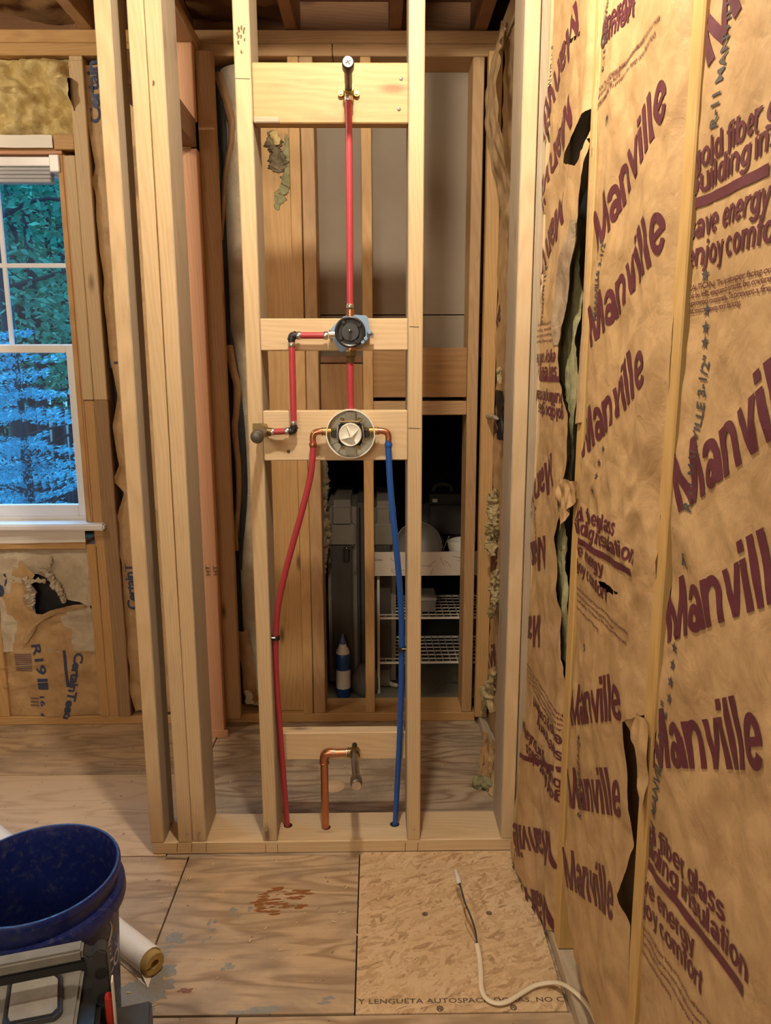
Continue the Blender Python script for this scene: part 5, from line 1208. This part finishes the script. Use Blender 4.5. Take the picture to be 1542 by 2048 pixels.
for x0, x1 in ((662, 710), (747, 787)):
    a = atY(x0, 1068, FY-.004); b = atY(x1, 1048, FY-.004); rbox('corner_band', (a.x, FY-.006, a.z-.05), (b.x, FY+.02, b.z), SUIT, su_, .006, 3)
    a = atY(x0+4, 1340, FY-.003); b = atY(x1-6, 1068, FY-.003); rbox('fabric_panel', (a.x, FY-.005, a.z), (b.x, FY+.02, b.z-.05), SUIT_D, su_, .004, 3)
a = atY(693, 1108, FY-.012); rbox('latch', a+Vector((-.016, -.006, -.036)), a+Vector((.016, .012, .030)), BLACKP, su_, .008); tube('latch_loop', [a+Vector((-.012, -.008, .018)), a+Vector((0, -.012, .028)), a+Vector((.012, -.008, .018))], .003, GALV, su_, 8, 4)
for i in range(2): x = atY(720+i*14, 1100, FY).x; tube('zipper', [(x, FY+.008, ztop-.03), (x, FY+.008, .4), (x, FY+.008, .06)], .0035, BLACKP, su_, 8, 3)
a = atY(711, 1132, FY); rbox('zip_pull', a+Vector((-.004, 0, -.02)), a+Vector((.004, .008, .006)), GALV, su_, .001)
# shelf rack
RY = 2.93; RD = .30
rk = root('wire_shelf_rack', 'white wire shelf rack at the right of the closet', 'shelf rack', loc=(.35, RY+.15, .012))
rx0, rx1 = atY(757, 1240, RY).x, .82
def shelf(zs):
    bm = bmesh.new()
    def bar_(a, b, r=.0022):
        res = bmesh.ops.create_cube(bm, size=1)
        a = Vector(a); b = Vector(b); c = (a+b)/2; dd = b-a
        for v in res['verts']: v.co = c+Vector((v.co.x*max(abs(dd.x), 2*r), v.co.y*max(abs(dd.y), 2*r), v.co.z*max(abs(dd.z), 2*r)))
    n = int((rx1-rx0)/.030)
    for i in range(n+1): x = rx0+(rx1-rx0)*i/n; bar_((x, RY, zs), (x, RY+RD, zs), .0016)
    for j in range(8): y = RY+RD*j/7; bar_((rx0, y, zs-.003), (rx1, y, zs-.003), .0022 if 0 < j < 7 else .004)
    return from_bm('wire_shelf', bm, OFFWHITE, rk, kind='stuff')
zs = [atY(880, y, RY).z for y in (1141, 1234, 1323)]
for z in zs: shelf(z)
for x in (rx0, rx1):
    for y in (RY+.004, RY+RD-.004): cyl('post', (x, y, .012), (x, y, zs[0]+.01), .006, OFFWHITE, rk, 10)
tr = root('lined_tray', 'pale patterned card tray on the top wire shelf', 'tray', loc=(.35, RY+.1, zs[0]+.004))
zt0 = zs[0]+.005; zt1 = atY(880, 1101, RY).z
board('front', (atY(748, 1100, RY-.02).x, RY-.024, zt0-.02), (rx1, RY-.018, zt1), CARD, tr, .001); board('bottom', (rx0+.002, RY-.017, zt0), (rx1, RY+RD-.01, zt0+.004), CARD, tr, 0)
rnd = random.Random(3)
for i in range(14):
    x = rnd.uniform(atY(755, 1100, RY).x, .36); z = rnd.uniform(zt0, zt1-.015); g = [Vector((x, RY-.0246, z))]
    a = rnd.uniform(0, 6.28)
    for k in range(4): a += rnd.uniform(-.5, .5); g.append(g[-1]+Vector((math.cos(a)*.014, 0, math.sin(a)*.008)))
    g = [Vector((p.x, p.y, min(max(p.z, zt0-.018), zt1-.002))) for p in g]; tube('printed_twig', g, .0009, GREYP, tr, 5, 2)
zt = zt0+.0045
a = atY(835, 1062, 3.10)
lathe('serving_bowl', [(0, 0), (.05, .004), (.088, .035), (.098, .07), (.094, .072), (.082, .038), (.045, .010), (0, .008)], (a.x, 3.08, zt+.052), (0, -.93, .37), plain('grey_enamel', (.20, .185, .16), .4), None, 36); tag(bpy.data.objects['serving_bowl'], 'grey bowl leaning on edge on the card tray', 'bowl')
a = atY(868, 1060, 3.06)
lathe('pot', [(0, 0), (.048, 0), (.056, .01), (.060, .075), (.057, .078), (.054, .012), (0, .006)], (a.x-.01, 3.14, zt), (0, 0, 1), plain('dull_pot_metal', (.28, .26, .22), .4, .3), None, 30); tag(bpy.data.objects['pot'], 'dull grey pot standing behind the clear lid', 'pot')
a = atY(890, 1092, 3.0); lid = root('pan_lid', 'clear conical lid with wire handle on the card tray', 'lid', loc=(a.x+.01, 2.99, zt))
lathe('cone', [(.075, 0), (.078, .004), (.030, .040), (.020, .046), (.018, .042), (.072, .003)], (a.x+.01, 2.99, zt+.004), (.12, -.12, 1), CLEAR, lid, 32)
tube('wire_handle', [(a.x-.01, 2.985, zt+.045), (a.x-.006, 2.985, zt+.07), (a.x+.012, 2.985, zt+.115), (a.x+.016, 2.985, zt+.118)], .0014, STEEL, lid, 6, 4)
a = atY(920, 1060, 3.0); lathe('tub', [(0, 0), (.038, 0), (.046, .03), (.052, .10), (.049, .10), (.043, .03), (0, .005)], (a.x+.010, 2.99, zt+.006), (-.12, 0, 1), OFFWHITE, None, 30); tag(bpy.data.objects['tub'], 'white plastic tub at the right end of the card tray', 'tub')
a = atY(803, 1037, 3.12); lathe('wooden_ball', [(0, -.012), (.008, -.009), (.012, 0), (.008, .009), (0, .012)], (a.x, 3.2, zt+.012), (0, 0, 1), PINE_BRN, None, 18); tag(bpy.data.objects['wooden_ball'], 'small tan ball behind the bowl on the tray', 'ball')
a = atY(848, 1212, 3.04); rb_ = root('storage_box', 'grey lidded box on the middle wire shelf', 'box', loc=(a.x, 3.06, zs[1]+.002))
rbox('body', (a.x-.07, 2.985, zs[1]+.0025), (a.x+.045, 3.12, zs[1]+.052), plain('grey_box', (.20, .19, .165), .6), rb_, .003); rbox('lid', (a.x-.075, 2.98, zs[1]+.0522), (a.x+.05, 3.125, zs[1]+.066), plain('pale_box_lid', (.33, .31, .27), .6), rb_, .003)
bg_ = root('duffel_bag', 'dark bag with a white tag high at the closet rear', 'bag', loc=(.33, 3.5, zt))
a = atY(860, 1010, 3.45); b_ = atY(935, 985, 3.45); rbox('body', (a.x-.05, 3.36, zt), (b_.x+.12, 3.7, b_.z), SUIT_D, bg_, .045, 5); q = atY(870, 1001, 3.352); rbox('tag', q+Vector((-.012, -.005, -.008)), q+Vector((.012, .010, .008)), OFFWHITE, bg_, .002); q = atY(885, 985, 3.5); tube('grip', [q+Vector((-.05, 0, -.01)), q+Vector((-.03, 0, .035)), q+Vector((.03, 0, .035)), q+Vector((.05, 0, -.01))], .010, SUIT_D, bg_, 10, 5)
board('rear_shelf', (.15, 3.34, zt-.02), (.9, 3.75, zt-.002), DARKROOM, cl, 0)
for x in (.16, .88): board('rear_shelf_leg', (x, 3.36, .012), (x+.02, 3.38, zt-.02), DARKROOM, cl, 0)
# bottle
a = atY(687, 1390, 2.92); bt = root('cleaner_bottle', 'blue and white cleaner bottle with a blue nozzle on the closet floor', 'bottle', loc=(a.x, 2.92, .012)); o_ = Vector((a.x, 2.92, .0125))
lathe('body', [(0, 0), (.026, 0), (.030, .006), (.030, .10), (.027, .135), (.031, .165), (.0305, .185), (.026, .192), (0, .192)], o_, (0, 0, 1), plain('deep_blue_bottle', (.02, .07, .22), .3), bt, 28)
lathe('label', [(.0303, .042), (.0306, .044), (.0306, .108), (.0292, .122)], o_, (0, 0, 1), OFFWHITE, bt, 28)
lathe('collar', [(.029, .192), (.026, .205), (.017, .222), (.015, .232), (0, .232)], o_, (0, 0, 1), OFFWHITE, bt, 24); lathe('nozzle', [(.014, .232), (.013, .245), (.006, .262), (.004, .275), (0, .276)], o_, (0, 0, 1), plain('blue_nozzle', (.10, .13, .32), .4), bt, 18)
a = atY(730, 1390, 2.97)
lathe('stuffed_sack', [(0, 0), (.045, .002), (.058, .03), (.056, .075), (.040, .115), (.018, .130), (0, .132)], (a.x+.004, 2.95, .013), (0, 0, 1), plain('grey_sack', (.12, .11, .09), .85, noise_amt=.2, scale=30), None, 26); tag(bpy.data.objects['stuffed_sack'], 'rounded grey sack behind the middle closet stud', 'sack')
board('floor_plank', (-.03, 2.865, .0125), (.34, 2.90, .033), GREYCARPET, tag(root('plank', 'grey green plank lying behind the back wall plate', 'plank', loc=(.15, 2.88, .012))), .002)
tuft('fiber_tuft', [atZ(x, y, .025) for x, y in ((758, 1368), (775, 1366), (795, 1372))], .014, WHITE_FLUFF, 'white fibre tuft on the closet floor beside the sack', 'insulation', 1)

# ------------------------------------------------------------------ outside: woods beyond the window
yd = mesh('ground', [(-60, 3.6, -4), (30, 3.6, -4), (30, 70, -2), (-60, 70, -2)], [(0, 1, 2, 3)], SOIL); tag(yd, 'leafy forest ground outside the window', 'ground', kind='structure')
rnd = random.Random(11)
def leafcloud(bm, c, rad, n, size, flat=.7):
    for i in range(n):
        d = Vector((rnd.gauss(0, 1), rnd.gauss(0, 1), rnd.gauss(0, 1))).normalized()*rnd.random()**.4
        p = Vector(c)+Vector((d.x*rad[0], d.y*rad[1], d.z*rad[2])); a = Vector((rnd.gauss(0, 1), rnd.gauss(0, 1), rnd.gauss(0, .6))).normalized(); b = a.cross(Vector((rnd.gauss(0, 1), rnd.gauss(0, 1), rnd.gauss(0, 1)))).normalized(); s = size*rnd.uniform(.6, 1.4)
        v = [bm.verts.new(p-a*s), bm.verts.new(p+b*s*.5), bm.verts.new(p+a*s), bm.verts.new(p-b*s*.5)]; bm.faces.new(v)
TREES = [(42, 9.5, .13), (66, 13, .16), (22, 15, .13), (92, 12, .12), (112, 17, .18), (-30, 11, .16), (128, 24, .2), (4, 22, .22), (78, 26, .2), (-90, 14, .15), (150, 15, .14), (52, 19, .17), (100, 21, .15), (34, 28, .25)]
for i, (px, Y, r) in enumerate(TREES):
    base = atY(px, 900, Y); base.z = -3.6; t = root('tree', 'dark trunked leafy tree in the woods behind the window', 'tree', 'woodland trees outside', loc=base)
    lean = rnd.uniform(-.5, .5); tp = base+Vector((lean, 0, 11))
    tube('trunk', [base, base+Vector((lean*.3, 0, 3.5)), base+Vector((lean*.5+rnd.uniform(-.1, .1), 0, 6)), tp], lambda s, r=r: r*(1-.7*s), BARK, t, 10, 4)
    for b in range(5):
        z = rnd.uniform(3.6, 7.5); s = base+Vector((lean*z/11, 0, z)); sg = rnd.choice((-1, 1)); tube('branch', [s, s+Vector((sg*.6, rnd.uniform(-.4, .4), .25)), s+Vector((sg*1.4, rnd.uniform(-.6, .6), .3+rnd.uniform(-.3, .5)))], lambda q, r=r: r*.28*(1-.8*q), BARK, t, 6, 4)
    bm = bmesh.new()
    for b in range(8): leafcloud(bm, base+Vector((lean*.6+rnd.uniform(-1.9, 1.9), rnd.uniform(-1.2, 1.2), rnd.uniform(4.2, 11))), (1.2, 1.0, .75), 520, .032+.0028*Y)
    from_bm('leaves', bm, LEAF, t, kind='stuff')
def spruce(px, Y, apex, rad, seed, label):
    rn = random.Random(seed); base = atY(px, 1100, Y); base.z = -3.6; H = apex-base.z
    t = root('spruce', label, 'spruce', 'spruces outside', loc=base); tube('trunk', [base, base+Vector((0, 0, H*.5)), base+Vector((0, 0, H))], lambda s: .14*(1-.95*s), BARK, t, 8, 4)
    bm = bmesh.new(); br = bmesh.new(); z = .9
    while z < H-.05:
        f = 1-z/H; R_ = rad*f**.75+.08; nb_ = max(5, int(8+R_*4))
        for k in range(nb_):
            a = 2*math.pi*(k+rn.random())/nb_
            if math.sin(a) > .55: continue
            L_ = R_*rn.uniform(.75, 1.12); zz0 = z+rn.uniform(-.10, .10)
            steps = max(4, int(L_/.075))
            for s in range(steps):
                q = (s+.6)/steps; p = base+Vector((math.cos(a)*L_*q, math.sin(a)*L_*q, zz0-.20*L_*q+.24*L_*q*q*q))
                wd = .30*L_*(1-q)**.6*min(1, q*3)+.05
                for j in range(15):
                    side = rn.uniform(-1, 1); pp = p+Vector((-math.sin(a)*side*wd, math.cos(a)*side*wd, rn.uniform(-.03, .03)))
                    dr = Vector((math.cos(a+side*.9), math.sin(a+side*.9), .25+rn.uniform(-.2, .3))).normalized()*rn.uniform(.055, .095); nn = dr.cross(Vector((rn.gauss(0, 1), rn.gauss(0, 1), rn.gauss(0, 1)))).normalized()*.013
                    bm.faces.new([bm.verts.new(pp-nn), bm.verts.new(pp+dr*.6+nn*.6), bm.verts.new(pp+dr), bm.verts.new(pp+nn)][:4])
        z += .24
    from_bm('needles', bm, SPRUCE, t, kind='stuff')
spruce(70, 7.2, 1.75, 2.3, 3, 'large blue green spruce filling the lower sash view'); spruce(-40, 8.5, 2.3, 2.0, 8, 'blue green spruce at the left edge of the window view')

# shavings and crumbs on the floor
bm = bmesh.new(); rnd = random.Random(21)
for k in range(130):
    x, y = (rnd.uniform(-.58, .40), rnd.uniform(1.38, 1.90)) if k < 70 else (rnd.uniform(-.5, .38), rnd.uniform(2.07, 2.68)) if k < 105 else (rnd.uniform(-1.4, -.7), rnd.uniform(1.7, 2.66))
    s = rnd.uniform(.0012, .0035); a = rnd.uniform(0, 3.14); z = .0018; l = rnd.uniform(1, 2.6)
    d = Vector((math.cos(a)*s*l, math.sin(a)*s*l, 0)); n = Vector((-math.sin(a)*s*.5, math.cos(a)*s*.5, 0)); c = Vector((x, y, z))
    A = [bm.verts.new(c+q) for q in (-d-n, d-n, d+n, -d+n)]; B = [bm.verts.new(v.co+Vector((0, 0, s*.5))) for v in A]
    bm.faces.new(B)
    for i in range(4): bm.faces.new((A[i], A[(i+1) % 4], B[(i+1) % 4], B[i]))
o = from_bm('wood_shavings', bm, PINE_PALE, floor, kind='stuff')
